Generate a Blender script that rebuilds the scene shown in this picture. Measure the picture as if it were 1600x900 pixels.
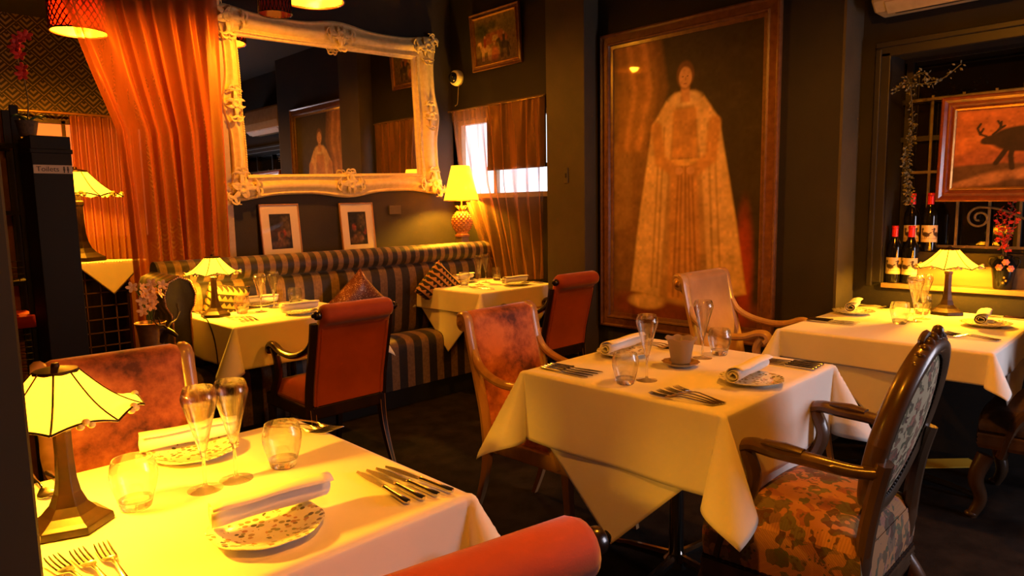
import bpy, bmesh, math, random
import numpy as np
from mathutils import Vector, Matrix, Euler
R = math.radians
PI = math.pi
for o in list(bpy.data.objects): bpy.data.objects.remove(o)
scene = bpy.context.scene
COL = scene.collection

# ---------------------------------------------------------------- camera, world, exposure, big lights
def set_camera():
    a, p, r, h = R(45.3), R(6.8), R(1.0), 1.31
    F0 = Vector((math.cos(a), math.sin(a), 0)); R0 = Vector((math.sin(a), -math.cos(a), 0)); U0 = Vector((0, 0, 1))
    F = F0*math.cos(p) - U0*math.sin(p); U1 = U0*math.cos(p) + F0*math.sin(p)
    Rt = R0*math.cos(r) - U1*math.sin(r); U = R0*math.sin(r) + U1*math.cos(r)
    cd = bpy.data.cameras.new('camera'); co = bpy.data.objects.new('camera', cd); COL.objects.link(co)
    co.matrix_world = Matrix(((Rt.x, U.x, -F.x, 0), (Rt.y, U.y, -F.y, 0), (Rt.z, U.z, -F.z, h), (0, 0, 0, 1)))
    cd.sensor_width = 36; cd.lens = 1067/1600*36; cd.clip_start = .02
    scene.camera = co
set_camera()
scene.view_settings.view_transform = 'Standard'; scene.view_settings.look = 'None'
scene.view_settings.exposure = 1.0; scene.view_settings.gamma = 1.0; scene.view_settings.use_curve_mapping = False
W = bpy.data.worlds.new('world'); scene.world = W; W.use_nodes = True
W.node_tree.nodes['Background'].inputs[0].default_value = (1, .55, .25, 1)
W.node_tree.nodes['Background'].inputs[1].default_value = .004

LAMP_COL = (1, .42, .015); PEND_COL = (1, .33, .012)
LAMP_W = 18.0; PEND_W = 46.0; ADDED_DAY_W = 15.0; PANE_E = 1.3
def light(name, kind, loc, power, col, size=.03, rot=(0, 0, 0), sy=None, parent=None):
    l = bpy.data.lights.new(name, kind); l.energy = power; l.color = col
    if kind == 'AREA':
        l.size = size
        if sy: l.shape = 'RECTANGLE'; l.size_y = sy
    else: l.shadow_soft_size = size
    o = bpy.data.objects.new(name, l); o.location = loc; o.rotation_euler = rot; COL.objects.link(o)
    if parent: o.parent = parent
    return o
# added area light, unseen on the right; assumed daylight to cool the cloth sides
light('added_daylight', 'AREA', (3.3, -1.3, 1.1), ADDED_DAY_W, (.90, .86, 1), .8, (R(86), 0, R(38)), 1.1)

# ---------------------------------------------------------------- materials
def lin(c):
    return tuple((x/255/12.92 if x/255 <= .04045 else ((x/255+.055)/1.055)**2.4) for x in c)
def newmat(name):
    m = bpy.data.materials.new(name); m.use_nodes = True
    nt = m.node_tree; b = nt.nodes['Principled BSDF']
    return m, nt, b
def nd(nt, t, **kw):
    n = nt.nodes.new(t)
    for k, v in kw.items(): setattr(n, k, v)
    return n
def mathn(nt, op, a, b=None, c=None):
    n = nd(nt, 'ShaderNodeMath', operation=op)
    for i, v in enumerate((a, b, c)):
        if v is None: continue
        if isinstance(v, (int, float)): n.inputs[i].default_value = v
        else: nt.links.new(v, n.inputs[i])
    return n.outputs[0]
def mixc(nt, fac, a, b):
    n = nd(nt, 'ShaderNodeMix', data_type='RGBA')
    if isinstance(fac, (int, float)): n.inputs[0].default_value = fac
    else: nt.links.new(fac, n.inputs[0])
    for i, v in ((6, a), (7, b)):
        if isinstance(v, tuple): n.inputs[i].default_value = (*v[:3], 1)
        else: nt.links.new(v, n.inputs[i])
    return n.outputs[2]
def objco(nt): return nd(nt, 'ShaderNodeTexCoord').outputs['Object']
def sepxyz(nt, v):
    n = nd(nt, 'ShaderNodeSeparateXYZ'); nt.links.new(v, n.inputs[0]); return n.outputs
def noise(nt, co, scale, detail=3, rough=.55):
    n = nd(nt, 'ShaderNodeTexNoise'); n.inputs['Scale'].default_value = scale; n.inputs['Detail'].default_value = detail
    n.inputs['Roughness'].default_value = rough; nt.links.new(co, n.inputs['Vector']); return n.outputs[0]
def ramp(nt, fac, stops):
    n = nd(nt, 'ShaderNodeValToRGB'); nt.links.new(fac, n.inputs[0]); e = n.color_ramp.elements
    while len(e) < len(stops): e.new(.5)
    for i, (p, c) in enumerate(stops): e[i].position = p; e[i].color = (*c[:3], 1)
    return n.outputs[0]
def bump(nt, b, h, strength=.3, dist=.01):
    n = nd(nt, 'ShaderNodeBump'); n.inputs['Strength'].default_value = strength; n.inputs['Distance'].default_value = dist
    nt.links.new(h, n.inputs['Height']); nt.links.new(n.outputs[0], b.inputs['Normal'])
def solid(name, c1, c2=None, rough=.5, metal=0, scale=12, bmp=0, bscale=80, sheen=0, coat=0, spec=.5):
    m, nt, b = newmat(name); co = objco(nt)
    if c2 is not None:
        nt.links.new(ramp(nt, noise(nt, co, scale, 4), [(.35, c1), (.65, c2)]), b.inputs['Base Color'])
    else: b.inputs['Base Color'].default_value = (*c1, 1)
    b.inputs['Roughness'].default_value = rough; b.inputs['Metallic'].default_value = metal
    b.inputs['Specular IOR Level'].default_value = spec
    if sheen: b.inputs['Sheen Weight'].default_value = sheen; b.inputs['Sheen Roughness'].default_value = .35
    if coat: b.inputs['Coat Weight'].default_value = coat; b.inputs['Coat Roughness'].default_value = .12
    if bmp: bump(nt, b, noise(nt, co, bscale, 3), bmp)
    return m
M = {}
def wood(name, c1, c2, rough=.35, coat=.3, axis=(1, 1, .15), scale=22):
    m, nt, b = newmat(name)
    mp = nd(nt, 'ShaderNodeMapping'); mp.inputs['Scale'].default_value = axis; nt.links.new(objco(nt), mp.inputs[0])
    f = noise(nt, mp.outputs[0], scale, 5)
    nt.links.new(ramp(nt, f, [(.3, c1), (.7, c2)]), b.inputs['Base Color'])
    b.inputs['Roughness'].default_value = rough; b.inputs['Coat Weight'].default_value = coat; b.inputs['Coat Roughness'].default_value = .15
    bump(nt, b, f, .08); return m
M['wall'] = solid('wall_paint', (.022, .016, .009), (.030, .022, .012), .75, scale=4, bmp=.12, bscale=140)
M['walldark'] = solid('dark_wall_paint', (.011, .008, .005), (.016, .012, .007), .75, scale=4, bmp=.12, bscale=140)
M['wall_warm'] = solid('wall_paint_warm', (.20, .13, .07), (.24, .16, .09), .7, scale=3)
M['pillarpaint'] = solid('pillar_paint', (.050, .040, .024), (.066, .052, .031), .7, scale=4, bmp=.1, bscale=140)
M['ceil'] = solid('ceiling_paint', (.03, .024, .018), None, .8)
M['floor'] = solid('carpet', (.010, .008, .007), (.022, .017, .014), .95, scale=9, bmp=.4, bscale=300, spec=.1)
M['black'] = solid('black_paint', (.008, .007, .006), None, .6, spec=.2)
M['blackgloss'] = solid('black_gloss', (.006, .006, .006), None, .15)
M['ivory'] = solid('ivory_gesso', (.76, .62, .28), (.66, .52, .21), .42, scale=30, bmp=.15, bscale=120)
M['trimpaint'] = solid('cream_trim', (.42, .33, .20), (.36, .28, .16), .5, scale=20)
M['cloth'] = solid('table_linen', (.80, .76, .70), (.77, .73, .66), .85, scale=6, bmp=.05, bscale=900, sheen=.15)
M['napkin'] = solid('napkin_linen', (.82, .78, .72), None, .85, bmp=.05, bscale=700)
M['steel'] = solid('cutlery_steel', (.62, .58, .52), None, .18, 1)
M['chrome'] = solid('chrome', (.6, .58, .55), None, .15, 1)
M['mahog'] = wood('dark_mahogany', (.010, .005, .003), (.024, .010, .005), .25, .5)
M['walnut'] = wood('carved_walnut', (.060, .032, .016), (.105, .056, .027), .32, .4)
M['blond'] = wood('honey_wood', (.34, .165, .06), (.48, .25, .10), .35, .4)
M['creamwood'] = wood('cream_wood', (.46, .26, .12), (.56, .34, .17), .4, .3)
M['framewood'] = wood('picture_frame_wood', (.12, .045, .016), (.21, .085, .028), .35, .4, (1, 1, 1), 30)
M['redframe'] = wood('reddish_frame_wood', (.13, .025, .008), (.22, .05, .016), .3, .5, (1, 1, 1), 30)
M['gold'] = solid('gilt', (.55, .28, .08), (.42, .20, .05), .35, .7, scale=40)
M['bronze'] = solid('bronze_base', (.016, .007, .003), (.028, .012, .006), .38, .3, scale=25)
M['caming'] = solid('lamp_caming', (.03, .012, .005), None, .4, .6)
M['orangevelvet'] = solid('orange_velvet', (.30, .040, .010), (.38, .055, .014), .8, scale=5, sheen=.5, bmp=.05, bscale=300)
M['creamvelvet'] = solid('cream_velvet', (.40, .22, .10), (.50, .29, .14), .8, scale=7, sheen=.3)
M['brownseat'] = solid('brown_seat_fabric', (.05, .028, .016), (.09, .05, .028), .8, scale=30)
def velvet(name, c1, c2, c3):
    m, nt, b = newmat(name); co = objco(nt)
    f = noise(nt, co, 4.5, 6, .68); g = noise(nt, co, 38, 3)
    c = ramp(nt, f, [(.40, c1), (.5, c2), (.62, c3)])
    nt.links.new(mixc(nt, mathn(nt, 'MULTIPLY', g, .3), c, c1), b.inputs['Base Color'])
    b.inputs['Roughness'].default_value = .7; b.inputs['Sheen Weight'].default_value = .6; b.inputs['Sheen Roughness'].default_value = .3
    bump(nt, b, f, .15); return m
M['rust'] = velvet('rust_velvet', (.085, .014, .005), (.40, .095, .028), (.72, .22, .07))
def stripes(name, axis, period):
    m, nt, b = newmat(name); co = objco(nt); x = sepxyz(nt, co)[axis]
    f = mathn(nt, 'FRACT', mathn(nt, 'MULTIPLY', x, 1/period))
    s = mathn(nt, 'GREATER_THAN', f, .52)
    fine = mathn(nt, 'GREATER_THAN', mathn(nt, 'FRACT', mathn(nt, 'MULTIPLY', x, 9/period)), .8)
    g = noise(nt, co, 60, 3)
    light_c = ramp(nt, g, [(.35, (.15, .082, .036)), (.65, (.23, .135, .062))])
    light_c = mixc(nt, mathn(nt, 'MULTIPLY', fine, .5), light_c, (.10, .055, .025))
    dark_c = ramp(nt, g, [(.35, (.008, .005, .004)), (.65, (.018, .012, .008))])
    nt.links.new(mixc(nt, s, dark_c, light_c), b.inputs['Base Color'])
    b.inputs['Roughness'].default_value = .55; b.inputs['Sheen Weight'].default_value = .15; return m
M['stripe_roll'] = stripes('striped_damask_roll', 0, .078)
M['stripe_back'] = stripes('striped_damask_back', 0, .125)
M['stripe_arm'] = stripes('striped_damask_arm', 1, .085)
def tapestry(name, ground, dens=1.0, sc=1.0):
    m, nt, b = newmat(name); co = objco(nt)
    mp = nd(nt, 'ShaderNodeMapping'); nt.links.new(co, mp.inputs[0])
    warp = nd(nt, 'ShaderNodeTexNoise'); warp.inputs['Scale'].default_value = 22*sc; warp.inputs['Detail'].default_value = 2; nt.links.new(co, warp.inputs['Vector'])
    ad = nd(nt, 'ShaderNodeVectorMath', operation='MULTIPLY_ADD'); nt.links.new(warp.outputs['Color'], ad.inputs[0])
    ad.inputs[1].default_value = (.055/sc,)*3; nt.links.new(co, ad.inputs[2])
    v = nd(nt, 'ShaderNodeTexVoronoi', feature='F1'); v.inputs['Scale'].default_value = 26*sc; nt.links.new(ad.outputs[0], v.inputs['Vector'])
    hue = sepxyz(nt, v.outputs['Color'])[0]
    flower = ramp(nt, hue, [(0, (.30, .09, .055)), (.3, (.46, .20, .12)), (.5, (.10, .10, .045)), (.68, (.20, .17, .075)), (.85, (.12, .05, .025))])
    petals = noise(nt, ad.outputs[0], 55, 3)
    flower = mixc(nt, mathn(nt, 'GREATER_THAN', petals, .56), flower, (.13, .09, .05))
    mask = mathn(nt, 'MULTIPLY', mathn(nt, 'LESS_THAN', v.outputs['Distance'], .62*dens), mathn(nt, 'GREATER_THAN', noise(nt, co, 17*sc, 2), .44 if dens > 1.1 else .42))
    col = mixc(nt, mask, ground, flower)
    xs = sepxyz(nt, co)
    weave = mathn(nt, 'MULTIPLY', mathn(nt, 'SINE', mathn(nt, 'MULTIPLY', xs[0], 1500)), mathn(nt, 'SINE', mathn(nt, 'MULTIPLY', mathn(nt, 'ADD', xs[1], xs[2]), 900)))
    col = mixc(nt, mathn(nt, 'MULTIPLY', mathn(nt, 'GREATER_THAN', weave, .2), .35), col, (.07, .05, .03))
    nt.links.new(col, b.inputs['Base Color']); b.inputs['Roughness'].default_value = .9
    bump(nt, b, weave, .25, .002); return m
M['tap_back'] = tapestry('floral_tapestry_back', (.54, .42, .25), 1.05, 1.45)
M['tap_seat'] = tapestry('floral_tapestry_seat', (.48, .22, .085), 1.15, .85)
def geo_fabric():
    m, nt, b = newmat('zigzag_fabric'); s = sepxyz(nt, objco(nt))
    z = mathn(nt, 'MULTIPLY', s[2], 26); x = mathn(nt, 'MULTIPLY', s[0], 32)
    tri = mathn(nt, 'PINGPONG', x, .5)
    f = mathn(nt, 'FRACT', z)
    k = mathn(nt, 'GREATER_THAN', f, mathn(nt, 'ADD', mathn(nt, 'MULTIPLY', tri, 1.1), .25))
    nt.links.new(mixc(nt, k, (.50, .25, .09), (.012, .008, .006)), b.inputs['Base Color']); b.inputs['Roughness'].default_value = .8; return m
M['zigzag'] = geo_fabric()
def sequin():
    m, nt, b = newmat('sequin_fabric'); co = objco(nt)
    v = nd(nt, 'ShaderNodeTexVoronoi'); v.inputs['Scale'].default_value = 260; nt.links.new(co, v.inputs['Vector'])
    h = sepxyz(nt, v.outputs['Color'])
    nt.links.new(ramp(nt, h[0], [(0, (.17, .055, .028)), (.9, (.26, .085, .045)), (.97, (.9, .6, .35))]), b.inputs['Base Color'])
    b.inputs['Roughness'].default_value = .35; b.inputs['Metallic'].default_value = .45; bump(nt, b, h[1], .6, .003); return m
M['sequin'] = sequin()
def glassmat(name, tint=(1, .98, .95), lo=.04, hi=.75):
    m, nt, b = newmat(name); nt.nodes.remove(b); out = nt.nodes['Material Output']
    t = nd(nt, 'ShaderNodeBsdfTransparent'); t.inputs[0].default_value = (*tint, 1)
    g = nd(nt, 'ShaderNodeBsdfGlossy'); g.inputs['Roughness'].default_value = .015
    lw = nd(nt, 'ShaderNodeLayerWeight'); lw.inputs['Blend'].default_value = .22
    f = mathn(nt, 'ADD', mathn(nt, 'MULTIPLY', mathn(nt, 'POWER', lw.outputs['Facing'], 3.0), hi), lo)
    mx = nd(nt, 'ShaderNodeMixShader'); nt.links.new(f, mx.inputs[0]); nt.links.new(t.outputs[0], mx.inputs[1]); nt.links.new(g.outputs[0], mx.inputs[2])
    nt.links.new(mx.outputs[0], out.inputs[0]); return m
def realglass(name, k=.22):
    m, nt, b = newmat(name); nt.nodes.remove(b); out = nt.nodes['Material Output']
    g = nd(nt, 'ShaderNodeBsdfGlass'); g.inputs['IOR'].default_value = 1.47; g.inputs['Roughness'].default_value = 0
    t = nd(nt, 'ShaderNodeBsdfTransparent'); mx = nd(nt, 'ShaderNodeMixShader'); mx.inputs[0].default_value = k
    nt.links.new(g.outputs[0], mx.inputs[1]); nt.links.new(t.outputs[0], mx.inputs[2]); nt.links.new(mx.outputs[0], out.inputs[0]); return m
M['glass'] = realglass('drinking_glass', .25)
M['glassbase'] = M['glass']
M['pictureglass'] = glassmat('picture_glass', (1, 1, 1), .03, .5)
def mirror_m():
    m, nt, b = newmat('mirror_silver'); b.inputs['Metallic'].default_value = 1; b.inputs['Base Color'].default_value = (.82, .80, .76, 1); b.inputs['Roughness'].default_value = .01; return m
M['mirror'] = mirror_m()
def emit_mat(name, col, strength, diff=None):
    m, nt, b = newmat(name)
    b.inputs['Base Color'].default_value = (*(diff or col), 1)
    b.inputs['Emission Color'].default_value = (*col, 1); b.inputs['Emission Strength'].default_value = strength
    return m
def shade_mat(name, trans, emi, strength):
    m, nt, b = newmat(name); nt.nodes.remove(b); out = nt.nodes['Material Output']
    t = nd(nt, 'ShaderNodeBsdfTranslucent'); t.inputs[0].default_value = (*trans, 1)
    d = nd(nt, 'ShaderNodeBsdfPrincipled'); d.inputs['Base Color'].default_value = (*trans, 1); d.inputs['Roughness'].default_value = .25
    mx = nd(nt, 'ShaderNodeMixShader'); mx.inputs[0].default_value = .45; nt.links.new(t.outputs[0], mx.inputs[1]); nt.links.new(d.outputs[0], mx.inputs[2])
    e = nd(nt, 'ShaderNodeEmission'); e.inputs[0].default_value = (*emi, 1); e.inputs[1].default_value = strength
    a = nd(nt, 'ShaderNodeAddShader'); nt.links.new(mx.outputs[0], a.inputs[0]); nt.links.new(e.outputs[0], a.inputs[1])
    nt.links.new(a.outputs[0], out.inputs[0]); return m
M['shadeglass'] = shade_mat('lamp_shade_glass', (.8, .60, .20), (1, .50, .03), 1.1)
M['shadecloth'] = shade_mat('fabric_lamp_shade', (.75, .5, .06), (1, .46, .015), 1.3)
M['whiteshade'] = shade_mat('pale_lamp_shade', (.8, .6, .4), (1, .45, .18), .5)
def bulb_m():
    m, nt, b = newmat('bulb_glow'); nt.nodes.remove(b); out = nt.nodes['Material Output']
    t = nd(nt, 'ShaderNodeBsdfTransparent'); e = nd(nt, 'ShaderNodeEmission'); e.inputs[0].default_value = (1, .55, .14, 1); e.inputs[1].default_value = 6
    a = nd(nt, 'ShaderNodeAddShader'); nt.links.new(t.outputs[0], a.inputs[0]); nt.links.new(e.outputs[0], a.inputs[1]); nt.links.new(a.outputs[0], out.inputs[0]); return m
M['bulb'] = bulb_m()
M['liner'] = shade_mat('pendant_liner', (.70, .30, .06), (1, .30, .03), .7)
M['pendmetal'] = solid('pendant_lattice', (.030, .006, .003), None, .4, .5)
M['darkred'] = shade_mat('dark_red_pendant', (.09, .008, .004), (.5, .03, .01), .03)
M['pane_day'] = emit_mat('daylit_frosted_pane', (.72, .82, 1), PANE_E, (.7, .75, .8))
M['pane_warm'] = emit_mat('lit_back_window', (1, .25, .05), .30)
def sheer(name, col, open_, trans=.5):
    m, nt, b = newmat(name); nt.nodes.remove(b); out = nt.nodes['Material Output']; co = objco(nt)
    t = nd(nt, 'ShaderNodeBsdfTransparent')
    d = nd(nt, 'ShaderNodeBsdfDiffuse'); d.inputs[0].default_value = (*col, 1)
    l = nd(nt, 'ShaderNodeBsdfTranslucent'); l.inputs[0].default_value = (*col, 1)
    g = nd(nt, 'ShaderNodeBsdfGlossy'); g.inputs[0].default_value = (*[min(1, c*1.2) for c in col], 1); g.inputs['Roughness'].default_value = .35
    m1 = nd(nt, 'ShaderNodeMixShader'); m1.inputs[0].default_value = trans; nt.links.new(d.outputs[0], m1.inputs[1]); nt.links.new(l.outputs[0], m1.inputs[2])
    m1b = nd(nt, 'ShaderNodeMixShader'); m1b.inputs[0].default_value = .18; nt.links.new(m1.outputs[0], m1b.inputs[1]); nt.links.new(g.outputs[0], m1b.inputs[2])
    lw = nd(nt, 'ShaderNodeLayerWeight'); lw.inputs['Blend'].default_value = .4
    f = mathn(nt, 'ADD', mathn(nt, 'MULTIPLY', lw.outputs['Facing'], .65), 1-open_)
    mp = nd(nt, 'ShaderNodeMapping'); mp.inputs['Scale'].default_value = (1, 1, .05); nt.links.new(co, mp.inputs[0])
    f = mathn(nt, 'ADD', f, mathn(nt, 'MULTIPLY', mathn(nt, 'SUBTRACT', noise(nt, mp.outputs[0], 28, 2), .5), .35))
    f = mathn(nt, 'MINIMUM', mathn(nt, 'MAXIMUM', f, .08), .97)
    m2 = nd(nt, 'ShaderNodeMixShader'); nt.links.new(f, m2.inputs[0]); nt.links.new(t.outputs[0], m2.inputs[1]); nt.links.new(m1b.outputs[0], m2.inputs[2])
    nt.links.new(m2.outputs[0], out.inputs[0]); return m
M['sheer_red'] = sheer('rust_organza', (.40, .11, .035), .34)
M['sheer_brown'] = sheer('brown_organza', (.36, .17, .075), .58)
M['sheer_gold'] = sheer('gold_organza', (.55, .22, .06), .15)
def wallpaper():
    m, nt, b = newmat('art_deco_wallpaper'); s = sepxyz(nt, objco(nt)); p = .15
    u = mathn(nt, 'MULTIPLY', s[0], 1/p); v = mathn(nt, 'MULTIPLY', s[2], 1/p)
    a = mathn(nt, 'FRACT', mathn(nt, 'ADD', u, v)); c = mathn(nt, 'FRACT', mathn(nt, 'SUBTRACT', v, u))
    k = mathn(nt, 'MINIMUM', a, c)
    w = mathn(nt, 'GREATER_THAN', mathn(nt, 'SINE', mathn(nt, 'MULTIPLY', k, 2*PI*3.2)), .1)
    w = mathn(nt, 'MULTIPLY', w, mathn(nt, 'GREATER_THAN', k, .08))
    nt.links.new(mixc(nt, w, (.035, .026, .017), (.34, .25, .13)), b.inputs['Base Color']); b.inputs['Roughness'].default_value = .55; return m
M['wallpaper'] = wallpaper()
def vcol(name, rough=.5, coat=0):
    m, nt, b = newmat(name); a = nd(nt, 'ShaderNodeVertexColor', layer_name='Col'); nt.links.new(a.outputs[0], b.inputs['Base Color'])
    b.inputs['Roughness'].default_value = rough; b.inputs['Coat Weight'].default_value = coat; b.inputs['Specular IOR Level'].default_value = .3; return m
M['canvas'] = vcol('painted_canvas', .55, .1)
M['print'] = vcol('printed_paper', .6)
M['mat'] = solid('mount_board', (.70, .60, .48), None, .8)
def china():
    m, nt, b = newmat('floral_china'); co = objco(nt)
    v = nd(nt, 'ShaderNodeTexVoronoi'); v.inputs['Scale'].default_value = 78; nt.links.new(co, v.inputs['Vector'])
    h = sepxyz(nt, v.outputs['Color'])[0]
    c = ramp(nt, h, [(0, (.45, .22, .12)), (.35, (.22, .26, .10)), (.6, (.52, .36, .16)), (.8, (.12, .12, .07))])
    mk = mathn(nt, 'MULTIPLY', mathn(nt, 'LESS_THAN', v.outputs['Distance'], .42), mathn(nt, 'GREATER_THAN', noise(nt, co, 34, 2), .46))
    nt.links.new(mixc(nt, mk, (.74, .72, .60), c), b.inputs['Base Color']); b.inputs['Roughness'].default_value = .12; return m
M['china'] = china()
M['silver'] = solid('silver_saucer', (.6, .55, .48), None, .2, 1)
M['frost'] = shade_mat('frosted_glass_cup', (.42, .30, .22), (1, .4, .1), .02)
M['petal_red'] = solid('red_petal', (.45, .012, .010), (.60, .03, .02), .6, scale=30)
M['petal_pink'] = solid('pale_orchid_petal', (.70, .38, .16), (.80, .50, .24), .6, scale=30)
M['petal_rose'] = solid('pink_rose_petal', (.75, .18, .10), (.85, .30, .18), .5, scale=60)
M['leaf'] = solid('leaf_green', (.03, .075, .02), (.05, .11, .03), .45, scale=20)
M['stem'] = solid('plant_stem', (.07, .06, .025), None, .6)
M['dryleaf'] = solid('dried_leaf', (.10, .09, .045), (.22, .19, .10), .5, scale=40)
M['iron'] = solid('wrought_iron', (.20, .15, .09), (.14, .10, .06), .5, .3, scale=30)
M['bottle'] = solid('wine_bottle_glass', (.006, .005, .003), None, .06, coat=.5)
M['capsule'] = solid('red_capsule', (.62, .016, .012), None, .35)
M['goldmetal'] = solid('brushed_brass_bucket', (.42, .24, .10), (.55, .33, .14), .35, .85, scale=50)
M['white'] = solid('white_plastic', (.72, .68, .60), None, .4)
M['yellow'] = solid('yellow_tape', (.62, .48, .05), None, .6)
M['signplate'] = solid('sign_plate', (.42, .33, .22), None, .5)
M['ink'] = solid('sign_ink', (.02, .014, .01), None, .6)
M['red'] = solid('red_cloth', (.40, .02, .012), None, .8)
M['tileback'] = solid('brick_behind_rack', (.20, .075, .03), (.28, .11, .05), .8, scale=12)
M['pineapple'] = solid('amber_pineapple_glaze', (.52, .20, .05), (.66, .30, .09), .25, scale=20)
M['sillwood'] = wood('sill_wood', (.20, .12, .055), (.27, .17, .08), .5, .1, (1, .1, 1), 12)
M['darkwin'] = solid('window_frame_dark', (.012, .009, .006), (.017, .012, .008), .5, scale=8)
M['nightglass'] = solid('night_window_pane', (.008, .006, .004), None, .03, spec=.8)
M['blind'] = solid('dark_roller_blind', (.05, .028, .016), None, .8)
M['terra'] = solid('basket_weave', (.05, .03, .016), (.10, .06, .03), .8, scale=90)

# ---------------------------------------------------------------- mesh helpers
class MB:
    def __init__(s): s.v = []; s.f = []; s.mi = []; s.m = 0
    def add(s, vs, fs):
        n = len(s.v); s.v.extend([tuple(v) for v in vs]); s.f.extend([tuple(i+n for i in f) for f in fs]); s.mi.extend([s.m]*len(fs)); return s
    def box(s, c, d, rot=None):
        x, y, z = d[0]/2, d[1]/2, d[2]/2
        vs = [Vector((a*x, b*y, e*z)) for a in (-1, 1) for b in (-1, 1) for e in (-1, 1)]
        if rot is not None:
            mt = Euler(rot).to_matrix(); vs = [mt @ v for v in vs]
        c = Vector(c)
        return s.add([v+c for v in vs], [(0, 1, 3, 2), (4, 6, 7, 5), (0, 4, 5, 1), (2, 3, 7, 6), (0, 2, 6, 4), (1, 5, 7, 3)])
    def lathe(s, prof, n=32, c=(0, 0, 0), rmod=None, ph=0, cap=True):
        c = Vector(c); vs = []; fs = []
        for (r, z) in prof:
            for k in range(n):
                a = 2*PI*k/n + ph; rr = r*(rmod(a, r, z) if rmod else 1)
                vs.append(c+Vector((rr*math.cos(a), rr*math.sin(a), z)))
        for i in range(len(prof)-1):
            for k in range(n):
                k2 = (k+1) % n; fs.append((i*n+k, i*n+k2, (i+1)*n+k2, (i+1)*n+k))
        if cap:
            if prof[0][0] > 1e-5: fs.append(tuple(reversed(range(n))))
            if prof[-1][0] > 1e-5: fs.append(tuple((len(prof)-1)*n+k for k in range(n)))
        return s.add(vs, fs)
    def tube(s, pts, rad, n=8, cap=True, flat=1.0, up=None):
        pts = [Vector(p) for p in pts]; m = len(pts)
        if isinstance(rad, (int, float)): rad = [rad]*m
        vs = []; fs = []; prev = None
        for i, p in enumerate(pts):
            t = (pts[min(i+1, m-1)]-pts[max(i-1, 0)])
            t = t.normalized() if t.length > 1e-9 else Vector((0, 0, 1))
            if prev is None:
                u = Vector(up) if up else (Vector((0, 0, 1)) if abs(t.z) < .9 else Vector((1, 0, 0)))
                nx = t.cross(u).normalized()
            else:
                nx = prev - t*prev.dot(t); nx.normalize()
            prev = nx; ny = t.cross(nx)
            r = rad[i]; ra, rb = (r if isinstance(r, tuple) else (r, r*flat))
            for k in range(n):
                a = 2*PI*(k+.5)/n
                vs.append(p+nx*(ra*math.cos(a))+ny*(rb*math.sin(a)))
        for i in range(m-1):
            for k in range(n):
                k2 = (k+1) % n; fs.append((i*n+k, i*n+k2, (i+1)*n+k2, (i+1)*n+k))
        if cap: fs.append(tuple(reversed(range(n)))); fs.append(tuple((m-1)*n+k for k in range(n)))
        return s.add(vs, fs)
    def extrude(s, poly, axis, a0, a1):
        n = len(poly); vs = []
        for a in (a0, a1):
            for (p, q) in poly:
                vs.append({'x': (a, p, q), 'y': (p, a, q), 'z': (p, q, a)}[axis])
        fs = [(i, (i+1) % n, n+(i+1) % n, n+i) for i in range(n)] + [tuple(reversed(range(n))), tuple(range(n, 2*n))]
        return s.add(vs, fs)
    def grid(s, fn, nu, nv, wrapu=False):
        vs = [fn(i/(nu if wrapu else nu-1), j/(nv-1)) for j in range(nv) for i in range(nu)]
        fs = []
        for j in range(nv-1):
            for i in range(nu if wrapu else nu-1):
                i2 = (i+1) % nu; fs.append((j*nu+i, j*nu+i2, (j+1)*nu+i2, (j+1)*nu+i))
        return s.add(vs, fs)
    def ball(s, c, r, nu=12, nv=8):
        if isinstance(r, (int, float)): r = (r, r, r)
        c = Vector(c)
        return s.grid(lambda u, v: c+Vector((r[0]*math.sin(PI*(.001+.998*v))*math.cos(2*PI*u), r[1]*math.sin(PI*(.001+.998*v))*math.sin(2*PI*u), -r[2]*math.cos(PI*(.001+.998*v)))), nu, nv, True)
    def mesh(s, name, mats, smooth):
        me = bpy.data.meshes.new(name); me.from_pydata(s.v, [], s.f)
        for m in mats: me.materials.append(m)
        me.polygons.foreach_set('material_index', s.mi)
        if smooth: me.polygons.foreach_set('use_smooth', [True]*len(me.polygons))
        bm = bmesh.new(); bm.from_mesh(me); bmesh.ops.recalc_face_normals(bm, faces=bm.faces); bm.to_mesh(me); bm.free()
        return me
    def build(s, name, mat, parent=None, smooth=True, bevel=0, subsurf=0, solid_=0, loc=None, rot=None, split=40):
        mats = [M[x] for x in (mat if isinstance(mat, (list, tuple)) else [mat])]
        me = s.mesh(name, mats, smooth)
        o = bpy.data.objects.new(name, me); COL.objects.link(o)
        if loc is not None: o.location = loc
        if rot is not None: o.rotation_euler = rot
        if solid_: md = o.modifiers.new('solid', 'SOLIDIFY'); md.thickness = solid_; md.offset = 0
        if bevel: md = o.modifiers.new('bevel', 'BEVEL'); md.width = bevel; md.segments = 2; md.limit_method = 'ANGLE'; md.angle_limit = R(50)
        if subsurf: md = o.modifiers.new('sub', 'SUBSURF'); md.levels = subsurf; md.render_levels = subsurf
        if smooth and split:
            try: me.set_sharp_from_angle(angle=R(split))
            except Exception: pass
        if parent: o.parent = parent
        return o
def tag(o, label=None, cat=None, group=None, kind=None):
    if label: o['label'] = label
    if cat: o['category'] = cat
    if group: o['group'] = group
    if kind: o['kind'] = kind
    return o
def thing(name, label, cat, loc=(0, 0, 0), rz=0, group=None, scale=None):
    o = bpy.data.objects.new(name, None); COL.objects.link(o); o.location = loc; o.rotation_euler = (0, 0, rz); o.empty_display_size = .1
    if scale: o.scale = (scale,)*3
    return tag(o, label, cat, group)
def struct(name, mb, mat, label, cat, **kw):
    return tag(mb.build(name, mat, **kw), label, cat, None, 'structure')
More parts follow.
